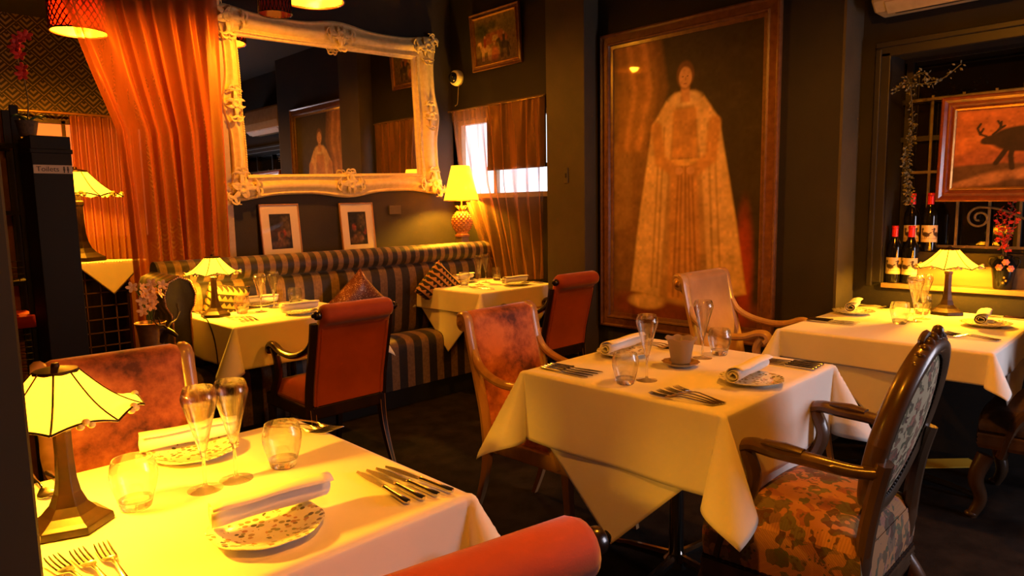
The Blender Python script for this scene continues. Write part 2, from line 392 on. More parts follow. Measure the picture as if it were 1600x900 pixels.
def dup(root, loc, rz=0, label=None, group=None, cat=None):
    r = root.copy(); COL.objects.link(r); r.location = loc; r.rotation_euler = (0, 0, rz)
    if label: r['label'] = label
    if group: r['group'] = group
    def rec(src, dst):
        for ch in list(src.children):
            if ch.type == 'LIGHT' and False: continue
            c = ch.copy(); COL.objects.link(c); c.parent = dst; rec(ch, c)
    rec(root, r); return r
def smoothstep(a, b, x):
    t = np.clip((x-a)/(b-a+1e-9), 0, 1); return t*t*(3-2*t)
def lerp(a, b, t): return a+(b-a)*t
def bez(pts, n=24):                                   # Catmull-Rom through the points
    pts = [Vector(p) for p in pts]; out = []
    P = [pts[0]*2-pts[1]] + pts + [pts[-1]*2-pts[-2]]
    seg = max(2, n//(len(pts)-1))
    for i in range(1, len(P)-2):
        for k in range(seg):
            t = k/seg; a, b, c, d = P[i-1], P[i], P[i+1], P[i+2]
            out.append(.5*((2*b)+(c-a)*t+(2*a-5*b+4*c-d)*t*t+(3*b-a-3*c+d)*t**3))
    out.append(pts[-1]); return out

# ---------------------------------------------------------------- the room
struct('floor', MB().box((1.4, 2.2, -.05), (5.8, 10.4, .1)), 'floor', 'dark carpeted floor', 'floor', smooth=False)
struct('ceiling', MB().box((1.4, 2.2, 3.05), (5.8, 10.4, .1)), 'ceil', 'dark painted ceiling', 'ceiling', smooth=False)
struct('wall_back', MB().box((2.835, 4.53, 1.5), (1.95, .14, 3.0)), 'wall', 'dark wall carrying the large ivory mirror', 'wall', smooth=False)
b = MB()
b.box((3.925, 2.37, 1.5), (.35, 2.02, 3.0))
b.box((3.83, 3.99, .69), (.16, 1.22, 1.38)); b.box((3.83, 3.99, 2.51), (.16, 1.22, .98)); b.box((3.83, 4.53, 1.7), (.16, .14, .64))
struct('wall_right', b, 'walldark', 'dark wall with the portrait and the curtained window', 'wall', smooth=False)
b = MB(); b.box((3.675, 3.10, 1.5), (.15, .34, 3.0))
struct('pillar_1', b, 'pillarpaint', 'shallow wall pillar between curtain and portrait', 'pillar', smooth=False, bevel=.004)
b = MB()
b.box((4.15, .18, .4325), (.3, 2.36, .865)); b.box((4.15, .18, 2.53), (.3, 2.36, .94)); b.box((4.15, 1.28, 1.4625), (.3, .16, 1.195)); b.box((4.15, -.9, 1.4625), (.3, .2, 1.195))
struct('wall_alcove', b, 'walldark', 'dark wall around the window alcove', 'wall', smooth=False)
struct('wall_rear', MB().box((1.4, 7.27, 1.5), (5.8, .14, 3.0)), 'wallpaper', 'rear room wall with fan patterned wallpaper', 'wall', smooth=False)
struct('wall_left', MB().box((-1.5, 2.2, 1.5), (.1, 10.4, 3.0)), 'wall', 'dark left wall', 'wall', smooth=False)
struct('trim_1', MB().box((1.835, 4.50, 1.5), (.045, .16, 3.0)), 'trimpaint', 'cream door casing left of the mirror', 'trim', smooth=False, bevel=.006)
struct('painted_lit_return', MB().box((3.875, 1.352, 1.5), (.25, .014, 3.0)), 'pillarpaint', 'return edge of the wall beside the alcove, lamplight put into its paler paint', 'trim', smooth=False)  # paler coat on the wall return, stands for lamplight falling on it
# near door jamb at the left edge of the view
b = MB(); b.box((-.06, .90, 1.5), (.34, .2, 3.0), (0, 0, R(-44.7)))
struct('trim_3', b, 'black', 'black door jamb close on the left', 'trim', smooth=False, bevel=.012)
# curtained window in the right wall
t = tag(bpy.data.objects.new('window_1', None), 'daylit window behind the brown sheer curtain', 'window', None, 'structure'); COL.objects.link(t); t.location = (3.75, 3.9, 1.38)
b = MB()
for y in (-.50, .50): b.box((.05, y, .32), (.05, .04, .64))
for z in (.02, .62): b.box((.05, 0, z), (.05, 1.04, .04))
b.box((.05, .09, .32), (.04, .035, .60))
b.build('window_frame', 'trimpaint', t, smooth=False, bevel=.004)
MB().box((.075, 0, .32), (.008, .98, .6)).build('window_pane', 'pane_day', t, smooth=False)
b = MB(); b.box((0, 0, .24), (.012, .62, .50)); b.box((0, 0, -.015), (.03, .62, .03)); b.lathe([(.02, -.31), (.02, .31)], 12, (0, 0, 0))
o = MB().box((0, 0, .24), (.008, .62, .50)).box((0, 0, -.012), (.022, .62, .03)).build('roller_blind', 'blind', None, smooth=False, loc=(3.715, 3.69, 1.62))
tag(o, 'dark roller blind half lowered over the curtained window', 'blind')
# alcove window: sill, ledge, panes
b = MB(); b.box((4.045, .2, .855), (.13, 2.0, .024)); b.box((4.10, .2, .92), (.02, 2.0, .11))
struct('sill_1', b, 'sillwood', 'pale wooden alcove sill behind the lamp', 'sill', smooth=False, bevel=.003)
b = MB(); b.box((4.16, .2, 1.0), (.14, 2.0, .07))
struct('trim_4', b, 'darkwin', 'dark upper ledge of the alcove', 'trim', smooth=False, bevel=.003)
b = MB()
b.box((3.985, 1.235, 1.47), (.03, .075, 1.20)); b.box((3.985, .2, 2.085), (.03, 2.14, .075)); b.box((3.97, 1.255, 1.47), (.02, .03, 1.24)); b.box((3.97, .2, 2.11), (.02, 2.14, .03))
struct('trim_5', b, 'darkwin', 'dark moulded architrave round the alcove window', 'trim', smooth=False, bevel=.005)
t = tag(bpy.data.objects.new('window_2', None), 'night dark alcove window with small top panes', 'window', None, 'structure'); COL.objects.link(t); t.location = (4.22, .2, 1.035)
MB().box((.02, 0, .52), (.01, 2.0, 1.04)).build('window_pane', 'nightglass', t, smooth=False)
b = MB()
for y in (-.9, -.45, 0, .45, .97): b.box((0, y, .52), (.03, .03, 1.04))
for z in (.015, .60, .80, 1.02): b.box((0, 0, z), (.026, 2.0, .026))
for k in range(9): b.box((0, -.9+k*.22, .7), (.02, .012, .2))
b.build('window_frame', 'darkwin', t, smooth=False)
# rear room window
t = tag(bpy.data.objects.new('window_3', None), 'orange lit window in the rear room', 'window', None, 'structure'); COL.objects.link(t); t.location = (1.72, 7.18, 1.1)
MB().box((0, 0, .5), (.9, .01, 1.0)).build('window_pane', 'pane_warm', t, smooth=False)
b = MB()
for x in (-.46, -.18, .12, .46): b.box((x, -.012, .5), (.03, .03, 1.06))
for z in (-.02, 1.02): b.box((0, -.012, z), (.95, .03, .035))
b.build('window_frame', 'walnut', t, smooth=False)

# ---------------------------------------------------------------- tables and cloths
def drape(name, hx, hy, sx, sy, rot, off, ztop, gap, seed=0, ripple=.007):
    """a starched cloth folded over the table edges; the spare cloth at each corner hangs as a cone"""
    rn = random.Random(seed); ph = [rn.uniform(0, 6) for _ in range(8)]; psi = [R(45+rn.uniform(-16, 16)) for _ in range(4)]
    r = .011; al = math.asin(.25)
    def arc(d):
        if d < r*PI/2: return r*math.sin(d/r), -r*(1-math.cos(d/r))
        return r, -(r+d-r*PI/2)
    def fold(u, v):
        du, dv = abs(u)-hx, abs(v)-hy; sgx, sgy = (1 if u >= 0 else -1), (1 if v >= 0 else -1)
        cx, cy = min(abs(u), hx), min(abs(v), hy)
        if du <= 0 and dv <= 0: return Vector((u, v, ztop))
        g = gap
        if du > 0 and dv > 0:
            q = math.hypot(du, dv); th = math.atan2(dv, du); k = (0 if sgx > 0 else 1)+(0 if sgy > 0 else 2); p = psi[k]
            A = Vector((math.sin(al)*math.cos(p), math.sin(al)*math.sin(p), -math.cos(al)))
            d = Matrix.Rotation(-4*th, 3, A) @ Vector((0, 0, -1)); o, z = arc(q)
            x = hx+d.x*q+(o+g)*math.cos(th)**.5*(1 if th < 1.57 else 0); y = hy+d.y*q+(o+g)*math.sin(th)**.5
            return Vector((sgx*x, sgy*y, ztop+d.z*q+(z+q)*max(0, 1-0)))
        if du > 0:
            o, z = arc(du); t = abs(v)/hy; w = ripple*min(1, du/.2)*(1-t**4)*(1+math.sin(v*14+ph[0 if sgx > 0 else 1])*.8)
            return Vector((sgx*(hx+o+g*min(1, o/r)+w), v, ztop+z))
        o, z = arc(dv); t = abs(u)/hx; w = ripple*min(1, dv/.2)*(1-t**4)*(1+math.sin(u*14+ph[2 if sgy > 0 else 3])*.8)
        return Vector((u, sgy*(hy+o+g*min(1, o/r)+w), ztop+z))
    c, s_ = math.cos(rot), math.sin(rot)
    if abs(rot) < .2:
        def lines(h, S): return sorted([-S+(S-h)*i/18 for i in range(18)]+[-h, -h+.004]+[-h+2*h*i/12 for i in range(1, 12)]+[h-.004, h]+[S-(S-h)*i/18 for i in range(18)]+[e*(h+q) for e in (-1, 1) for q in (.004, .009, .014, .018)])
        U = lines(hx, sx/2); Vv = lines(hy, sy/2)
        P = [[fold(u+off[0]*0, v) for v in Vv] for u in U]
    else:
        n = 110; U = [(-.5+i/(n-1))*sx for i in range(n)]; Vv = [(-.5+i/(n-1))*sy for i in range(n)]
        P = [[fold(u*c-v*s_+off[0], u*s_+v*c+off[1]) for v in Vv] for u in U]
    m = len(Vv); me = bpy.data.meshes.new(name)
    fs = [(i*m+j, (i+1)*m+j, (i+1)*m+j+1, i*m+j+1) for i in range(len(U)-1) for j in range(m-1)]
    me.from_pydata([tuple(p) for row in P for p in row], [], fs); me.materials.append(M['cloth']); me.polygons.foreach_set('use_smooth', [True]*len(me.polygons))
    return me
def put_cloth(name, me, loc, label, group):
    o = bpy.data.objects.new(name, me); COL.objects.link(o); o.location = loc
    md = o.modifiers.new('solid', 'SOLIDIFY'); md.thickness = .0012; md.offset = 1
    return tag(o, label, 'tablecloth', group)
TZ = .752
def restaurant_table(cx, cy, hx, hy, label, cd=0.0, fr=.31):
    t = thing('restaurant_table', label, 'table', (cx, cy, 0), 0, 'square pedestal tables')
    ax, ay, rc = hx-.016, hy-.016, .05
    MB().extrude([(sx*(ax-rc)+rc*math.cos(R(a0+q*15)), sy*(ay-rc)+rc*math.sin(R(a0+q*15))) for sx, sy, a0 in ((1, 1, 0), (-1, 1, 90), (-1, -1, 180), (1, -1, 270)) for q in range(7)], 'z', .710, .744).build('tabletop', 'walnut', t, smooth=False, bevel=.006)
    MB().lathe([(.16, .70), (.16, .708), (.03, .71), (.026, .68), (.026, .08), (.045, .06), (.045, .035)], 20, (0, cd, 0)).build('column', 'chrome', t)
    for k in range(4):
        a = k*PI/2
        MB().tube([(.03*math.cos(a), cd+.03*math.sin(a), .06), (.65*fr*math.cos(a), cd+.65*fr*math.sin(a), .04), (fr*math.cos(a), cd+fr*math.sin(a), .016)], [(.018, .02), (.016, .016), (.013, .012)], 8).build('foot', 'chrome', t)
    return t
TABLES = {'f': (.46, 1.335, .37, .345), 'c': (2.02, 1.235, .37, .36), 'r': (3.44, .90, .48, .385), 'b': (1.71, 3.62, .36, .34), 'm': (3.32, 3.63, .35, .34)}
restaurant_table(*TABLES['f'], 'table nearest the camera, under the white cloth with the glowing lamp')
restaurant_table(*TABLES['c'], 'central table on a chrome column, between rust chair and tapestry chair')
restaurant_table(*TABLES['r'], 'table at the alcove sill, under the stag painting')
restaurant_table(*TABLES['b'], 'table before the left end of the striped banquette', -.17, .19)
restaurant_table(*TABLES['m'], 'table before the right end of the striped banquette', -.17, .19)
def cloths(key, over, diag, seed, lab, lab2=None):
    cx, cy, hx, hy = TABLES[key]
    if diag: put_cloth('undercloth', drape('undercloth', hx, hy, diag*2**.5, diag*2**.5, R(45), (0, 0), .7475, .001, seed+10, 0), (cx, cy, 0), lab2, 'cloth under-layers')
    put_cloth('tablecloth', drape('tablecloth', hx, hy, 2*(hx+over), 2*(hy+over), 0, (0, 0), .7505, .006, seed), (cx, cy, 0), lab, 'white table overlays')
cloths('c', .245, .87, 1, 'white cloth on the central table, its corner hanging beside the tapestry chair', 'white under-layer pointing to the floor below the central cloth')
cloths('f', .26, None, 2, 'white cloth on the nearest table, brightly lit by the foreground lamp')
cloths('r', .13, .81, 3, 'short white overlay on the table under the stag painting', 'longer white under-layer below the overlay under the stag painting')
cloths('b', .22, None, 4, 'white cloth on the table with the lamp by the banquette, cord over its edge')
cloths('m', .155, .79, 5, 'white overlay on the lampless table at the right end of the banquette', 'pointed white under-layer hanging below the lampless banquette table')

# ---------------------------------------------------------------- scroll-back armchair
def scroll_chair(label, loc, rz, wd, fab, fabback=None, scale=None, group='scroll back armchairs', edge=None, wf=.85, al=1.0):
    dr = .55 if edge else .9
    t = thing('scroll_armchair', label, 'chair', loc, rz, group, scale)
    fabback = fabback or fab
    # backrest profile in (y,z): front face up, over the roll, down the rear
    cyr, czr, rr = .300, .842, .047
    front = [(.165, .42), (.185, .52), (.215, .64), (.240, .74), (.248, .79)]
    roll = [(cyr+rr*math.cos(a), czr+rr*math.sin(a)) for a in [R(x) for x in range(190, -95, -19)]]
    rear = [(.285, .775), (.268, .70), (.243, .60), (.218, .50), (.205, .40)]
    prof = front+roll+rear
    w = .212*wf
    b = MB()
    n = len(prof); xs = [-w-.008, -w+.002, -w+.018, -w*.5, 0, w*.5, w-.018, w-.002, w+.008]
    ins = [.014, .004, 0, 0, 0, 0, 0, .004, .014]; rk = [.45, .86, 1, 1, 1, 1, 1, .86, .45]
    cy0 = sum(p[0] for p in prof)/n
    def bp(u, v):
        i = min(int(round(u*n)) % n, n-1); j = int(round(v*8)); y, z = prof[i]
        k = ins[j]
        bul = .012*max(0, math.cos(xs[j]/w*PI/2))*(1 if i < len(front) else 0)
        if len(front) <= i < len(front)+len(roll): y = cyr+(y-cyr)*rk[j]; z = czr+(z-czr)*rk[j]
        return Vector((xs[j], y-bul+(k if i < len(front) else 0), z))
    b.grid(bp, n, 9, True)
    b.f.append(tuple(range(n))); b.mi.append(0); b.f.append(tuple(8*n+i for i in reversed(range(n)))); b.mi.append(0)
    b.build('backrest', fab, t, split=60)
    # seat
    b = MB()
    def sp(u, v):
        x = (u-.5)*2; y = (v-.5)*2
        e = 1-max(abs(x), abs(y))**6
        return Vector((x*.222*wf*(1-.04*(y > .9)), -.035+y*.215, .405+.062*max(0, e)**.5+.012*(1-x*x)*(1-y*y)))
    b.grid(sp, 17, 17)
    b.box((0, -.035, .385), (.444*wf, .43, .04))
    b.build('seat', fab, t, split=70)
    b = MB()
    for x in (-.228*wf, .228*wf): b.box((x, -.03, .365), (.032, .44, .062))
    b.box((0, -.245, .365), (.47*wf, .03, .062)); b.box((0, .185, .365), (.45*wf, .03, .062))
    b.build('seat_frame', wd, t, smooth=False, bevel=.006)
    for sx in (-1, 1):
        x = sx*.232*wf
        path = bez([(x, .175, .34), (x, .19, .48), (x, .222, .62), (x, .252, .74), (x, .262, .80)] if edge else [(x, .175, .34), (x, .19, .48), (x, .222, .62), (x, .252, .74), (x, .268, .81), (x, .283, .868), (x, .318, .872), (x, .326, .845)], 35)
        b = MB().tube(path, [(.016, lerp(.026, .011, smoothstep(.6, 1, i/len(path)) if not edge else .026)) for i in range(len(path))], 8, up=(1, 0, 0))
        b.lathe([(.0, -.020), (.024*dr, -.020), (.036*dr, -.014), (.038*dr, 0), (.036*dr, .014), (.024*dr, .020), (0, .020)], 20)
        # turn the scroll disc onto the x axis
        m = 7*20
        for i in range(len(b.v)-m, len(b.v)):
            a, c, d = b.v[i]; b.v[i] = (x+d, .298+a, .842+c)
        pst = b.build('back_post', wd, t, split=50)
        b = MB().lathe([(0, 0), (.014*dr, .002), (.017*dr, .008), (.010*dr, .012), (.0, .013)], 14)
        b.v = [(x+sx*(.020+c), .298+a, .842+bb) for a, bb, c in b.v]
        b.build('rosette', 'gold' if wd != 'mahog' else 'blackgloss', pst)
        ap = bez([(x, .246, .735), (x*1.03, .215, .685), (x*1.08, .15, .648), (x*1.10, .06*al, .628), (x*1.10, -.04*al, .634), (x*1.09, -.11*al, .654), (x*1.08, -.155*al, .655), (x*1.08, -.175*al, .635), (x*1.08, -.158*al, .618)], 36)
        r = [lerp(.018, .021, i/len(ap)) for i in range(len(ap))]
        MB().tube(ap, [(q*1.05, q*.85) for q in r], 10, up=(0, 0, 1)).build('arm', wd, t)
        spt = bez([(x*1.08, -.135*al, .64), (x*1.06, -.105*al, .58), (x*1.03, -.115, .50), (x*1.01, -.17, .42), (x, -.20, .35)], 20)
        MB().tube(spt, [(.017, lerp(.017, .026, i/len(spt))) for i in range(len(spt))], 8, up=(1, 0, 0)).build('arm_support', wd, t)
        for fr in (0, 1):
            y0 = -.225 if not fr else .18; dy = -.045 if not fr else .10
            lp = bez([(x*.97, y0, .385), (x*.97, y0+dy*.15, .25), (x*.99, y0+dy*.5, .12), (x*1.0, y0+dy, 0)], 12)
            L = MB().tube(lp, [(lerp(.024, .013, i/len(lp)),)*2 for i in range(len(lp))], 4, up=(1, 0, 0)).build('leg', wd, t, split=30)
            if edge:
                q = [Vector(p)+Vector((0, -.0, 0)) for p in lp]
                bb = MB()
                for s2 in (-1, 1):
                    bb.tube([p+Vector((s2*lerp(.0135, .0065, i/len(q)), (-1 if not fr else 1)*lerp(.0172, .0094, i/len(q)), 0)) for i, p in enumerate(q)], .0011, 4)
                bb.build('inlay', edge, L)
        # welt along the back edge
        wp = [Vector((sx*.211, y-.004, z)) for y, z in front[1:]]
        if edge: MB().tube([Vector((sx*.205*wf, y+.004, z)) for y, z in rear], .004, 6).build('piping', 'orangevelvet', t)
    return t
scroll_chair('rust velvet armchair with honey coloured scroll arms at the central table', (2.0, 1.80, 0), R(2), 'blond', 'rust')
scroll_chair('rust velvet armchair standing behind the nearest table and its lamp', (.57, 2.03, 0), R(-2), 'blond', 'rust')
scroll_chair('orange armchair seen from behind with dark arms at the banquette table with lamp', (1.70, 3.05, 0), R(180), 'mahog', 'orangevelvet', edge='blond')
scroll_chair('orange armchair with dark frame seen from behind, left of the portrait', (3.32, 3.07, 0), R(180), 'mahog', 'orangevelvet', edge='blond')
scroll_chair('orange armchair cropped at the bottom edge, only its rolled top and arm showing', (.575, .90, 0), R(169), 'mahog', 'orangevelvet', edge='blond', al=.35)
scroll_chair('cream armchair with pale wooden arms below the portrait', (3.22, 1.51, 0), R(0), 'creamwood', 'creamvelvet', scale=1.08, al=.8)

def bead_chain(pts, r):
    pts = [Vector(p) for p in pts]; P = []; Q = []
    for i in range(len(pts)-1):
        for k, f in ((0, .55), (.25, 1), (.75, 1)):
            P.append(pts[i].lerp(pts[i+1], k)); Q.append(r*f)
    return MB().tube(P, Q, 6)
# ---------------------------------------------------------------- carved oval-back tapestry armchair
def oval_chair(label, loc, rz, seatmat, backmat, rz0=.285, fy=.20, scale=None):
    t = thing('carved_armchair', label, 'chair', loc, rz, 'carved oval back armchairs', scale)
    tilt = R(14); cb = Vector((0, .255, .735)); A, B = .200, .245
    def bk(x, q, d=0):       # point on the tilted back: x across, q up, d to the rear
        return cb+Vector((x, math.sin(tilt)*q+math.cos(tilt)*d, math.cos(tilt)*q-math.sin(tilt)*d))
    N = 56
    def oval(k, a=A, bb=B, d=0):
        th = 2*PI*k/N
        x = a*math.cos(th); z = bb*math.sin(th)
        x *= 1-.10*max(0, -math.sin(th))          # narrower towards the bottom
        return bk(x, z, d)
    b = MB()
    prof = [(-.026, -.012), (-.020, -.026), (0, -.030), (.018, -.024), (.026, -.006), (.026, .010), (.016, .024), (-.004, .027), (-.022, .018)]
    def fr(u, v):
        i = int(round(u*len(prof))) % len(prof); k = int(round(v*N)); e, d = prof[i]
        return oval(k, A+e, B+e, d)
    b.grid(fr, len(prof), N+1, True)
    fo = b.build('back_frame', 'walnut', t, split=50)
    b = MB()
    b.grid(lambda u, v: bk((A-.022)*v*math.cos(2*PI*u)*(1-.10*max(0, -math.sin(2*PI*u))), (B-.022)*v*math.sin(2*PI*u), .010+.020*(1-v**2.5)), 40, 9, True)
    b.build('rear_panel', backmat, t)
    b = MB()
    b.grid(lambda u, v: bk((A-.022)*v*math.cos(2*PI*u)*(1-.10*max(0, -math.sin(2*PI*u))), (B-.022)*v*math.sin(2*PI*u), -.012-.030*(1-v**2.5)), 40, 9, True)
    b.build('backrest', seatmat, t)
    b = bead_chain([bk((A-.021)*math.cos(2*PI*k/92)*(1-.10*max(0, -math.sin(2*PI*k/92))), (B-.021)*math.sin(2*PI*k/92), .013) for k in range(93)], .0052)
    b.build('nail_trim', 'bronze', t)
    # carved crest: petals and curls along the top of the frame
    b = MB()
    for k in range(-5, 6):
        th = PI/2+k*.13; base = bk((A+.012)*math.cos(th), (B+.012)*math.sin(th), 0)
        h = .026*(1-abs(k)/7)+.004
        tip = bk((A+.012+h)*math.cos(th), (B+.012+h)*math.sin(th), .0)
        b.ball((base+tip)/2, (.011, .015, h*.5+.004), 8, 6)
    for s in (-1, 1):
        b.tube(bez([bk(s*.02, B+.02, -.01), bk(s*.05, B+.035, -.014), bk(s*.075, B+.018, -.014), bk(s*.055, B+.008, -.014)], 14), [.009]*13+[.005]*3, 6)
    b.ball(bk(0, B+.040, 0), (.013, .014, .016), 10, 7)
    b.build('crest', 'walnut', t)
    b = MB()
    def sp(u, v):
        x = (u-.5)*2; y = (v-.5)*2
        wv = .262-.030*(y*.5+.5)
        e = max(0, 1-max(abs(x), abs(y))**8)
        yy = y*.215+.215-fy-(.03*(1-x*x) if y < 0 else 0)*abs(y)
        return Vector((x*wv, yy, .425+.045*e**.5+.030*(1-x*x)*(1-y*y)))
    b.grid(sp, 21, 21)
    def side(u, v):
        th = u*4; e = [(-1, -1), (1, -1), (1, 1), (-1, 1), (-1, -1)]; i = min(int(th), 3); f = th-i
        x = lerp(e[i][0], e[i+1][0], f); y = lerp(e[i][1], e[i+1][1], f)
        p = sp(x*.5+.5, y*.5+.5); return Vector((p.x*(1+.03*math.sin(v*PI)), p.y*(1+.03*math.sin(v*PI)), lerp(rz0, .43, v)))
    b.grid(side, 81, 6)
    b.build('seat', seatmat, t, split=60)
    b = MB()
    def rail(u, v):
        p = side(u, 0); k = [(1.0, .29), (1.035, .288), (1.045, .278), (1.03, .270), (1.045, .262), (1.03, .254), (1.045, .246), (1.03, .238), (1.02, .228), (.96, .226)][min(9, int(round(v*9)))]
        return Vector((p.x*k[0], p.y*k[0], k[1]-.285+rz0))
    b.grid(rail, 81, 10); b.build('seat_rail', 'walnut', t, split=60)
    b = bead_chain([(side(k/80, .06).x*1.012, side(k/80, .06).y*1.012, rz0+.011) for k in range(81)], .005)
    b.build('seat_nails', 'bronze', t)
    for s in (-1, 1):
        pth = bez([(s*.20, .20, .26), (s*.205, .225, .40), (s*.20, .235, .50), (s*.195, .25, .60), (s*.205, .27, .69)], 20)
        MB().tube(pth, [(.024, .030)]*6+[(.022, .026)]*(len(pth)-6), 8, up=(1, 0, 0)).build('back_post', 'walnut', t)
        ap = bez([(s*.205, .265, .66), (s*.225, .20, .655), (s*.245, .10, .665), (s*.250, .0, .668), (s*.250, -.06, .672), (s*.250, -.105, .655)], 28)
        rr = [(lerp(.018, .030, smoothstep(.1, .55, i/len(ap))), lerp(.018, .021, i/len(ap))) for i in range(len(ap))]
        ar = MB().tube(ap, rr, 10, up=(0, 0, 1)).build('arm', 'walnut', t)
        MB().tube([(s*.247, .08, .684), (s*.25, .03, .688), (s*.25, -.03, .688)], [(.020, .006), (.024, .009), (.020, .006)], 10, up=(0, 0, 1)).build('arm_pad', 'walnut', ar)
        sp_ = bez([(s*.250, -.085, .66), (s*.252, -.055, .58), (s*.250, -.08, .50), (s*.245, -.13, .42), (s*.235, -.17, .28)], 20)
        MB().tube(sp_, [(.021, lerp(.024, .032, i/len(sp_))) for i in range(len(sp_))], 8, up=(1, 0, 0)).build('arm_support', 'walnut', t)
        for f_ in (0, 1):
            y0 = -fy+.015 if not f_ else .20; d = -.03 if not f_ else .06
            lp = bez([(s*.215, y0, .27), (s*.232, y0+d*.9, .17), (s*.215, y0+d*.3, .08), (s*.228, y0+d*1.2, .0)], 14)
            MB().tube(lp, [lerp(.034, .018, i/len(lp)) for i in range(len(lp))], 10).ball((s*.228, y0+d*1.2, .014), (.024, .024, .014)).build('leg', 'walnut', t)
    return t
oval_chair('carved walnut armchair with oval floral tapestry back at the central table', (1.985, .77, 0), R(180), 'tap_seat', 'tap_back', scale=.965)
oval_chair('carved chair cut off by the right edge, reeded seat rail and leg showing', (3.47, .33, 0), R(180), 'brownseat', 'brownseat', rz0=.37, fy=.24)

# ---------------------------------------------------------------- striped banquette
t = thing('banquette', 'long striped damask banquette with rolled top along the mirror wall', 'sofa', (2.45, 4.0, 0))
X0, X1 = -1.22, 1.285
b = MB(); 
def rl(u, v):
    a = 2*PI*u; x = lerp(X0, X1, v); return Vector((x, .035+.068*math.cos(a), .975+.068*math.sin(a)*1.0))
b.grid(rl, 24, 60, True); b.f.append(tuple(range(24))); b.mi.append(0); b.f.append(tuple(59*24+i for i in reversed(range(24)))); b.mi.append(0)
b.build('top_roll', 'stripe_roll', t)
b = MB()
def bc(u, v):
    prof = [(.06, .915), (.0, .915), (-.035, .89), (-.05, .82), (-.045, .72), (-.03, .6), (-.02, .5), (-.01, .42), (.08, .42)]
    i = int(round(v*8)); y, z = prof[i]; return Vector((lerp(X0, X1, u), y, z))
b.grid(bc, 40, 9); b.build('backrest', 'stripe_back', t, subsurf=1, split=0)
MB().box((.0325, .075, .5), (2.505, .03, .9)).build('back_frame', 'black', t, smooth=False)
b = MB()
def stt(u, v):
    prof = [(-.02, .43), (-.10, .455), (-.22, .46), (-.29, .452), (-.325, .43), (-.33, .38), (-.33, .30), (-.33, .12)]
    y, z = prof[int(round(v*7))]; return Vector((lerp(X0, X1, u), y, z))
b.grid(stt, 40, 8); b.build('seat', 'stripe_back', t, subsurf=1, split=0)
MB().box((.03, -.155, .06), (2.5, .33, .12)).build('plinth', 'black', t, smooth=False)
b = MB()
def ar(u, v):
    pr_ = [(.05, .12), (.05, .80), (.075, .84), (.085, .90), (.06, .965), (0, .99), (-.06, .965), (-.085, .90), (-.08, .84), (-.05, .79), (-.045, .6), (-.045, .12)]
    x, z = pr_[int(round(u*12)) % 12]; y = [-.34, -.345, .06][min(2, int(round(v*2)))]
    k = .9 if v < .2 else 1
    return Vector((X0-.0+x*k, y, .55+(z-.55)*(.985 if v < .2 else 1)))
b.grid(ar, 12, 3, True); b.f.append(tuple(range(12))); b.mi.append(0)
b.build('arm', 'stripe_arm', t, split=50)
pts_ = []
for k in range(60):
    prr = [(.05, .14), (.05, .80), (.075, .84), (.085, .90), (.06, .965), (0, .99), (-.06, .965), (-.085, .90), (-.08, .84), (-.05, .79), (-.045, .6), (-.045, .14)]
    s = k/59*11; i = min(10, int(s)); f = s-i
    pts_.append((X0+lerp(prr[i][0], prr[i+1][0], f)*.9, -.347, lerp(prr[i][1], prr[i+1][1], f)*.985+.008))
b = bead_chain(pts_, .006)
b.build('nail_trim', 'gold', t)
b = MB(); b.box((2.79, 4.285, .965), (1.92, .345, .03)); b.box((2.79, 4.135, .48), (1.92, .03, .95))
struct('ledge_1', b, 'walnut', 'wooden ledge behind the banquette', 'ledge', smooth=False, bevel=.004)
def cushion(label, loc, rot, size, mat, group=None):
    b = MB()
    for sgn in (1, -1):
        def cf(u, v):
            x = (u-.5)*2; z = (v-.5)*2
            pin = 1-.10*(1-z*z)*(abs(x)**3); pin2 = 1-.10*(1-x*x)*(abs(z)**3)
            th = .075*max(0, (1-x**4))**.5*max(0, (1-z**4))**.5
            return Vector((x*pin*size/2, sgn*th, z*pin2*size/2))
        b.grid(cf, 17, 17)
    o = b.build('cushion', mat, None, loc=loc, rot=rot, split=0)
    return tag(o, label, 'cushion', group)
cushion('black and gold zigzag cushion behind the banquette table lamp', (1.535, 3.85, .79), (R(14), R(10), R(4)), .24, 'zigzag')
cushion('glittering brown cushion standing on its corner on the banquette', (2.36, 3.80, .675), (R(14), R(45), R(3)), .38, 'sequin')
cushion('black and gold zigzag cushion leaning beside the lampless banquette table', (3.05, 3.83, .745), (R(14), R(40), R(3)), .29, 'zigzag')

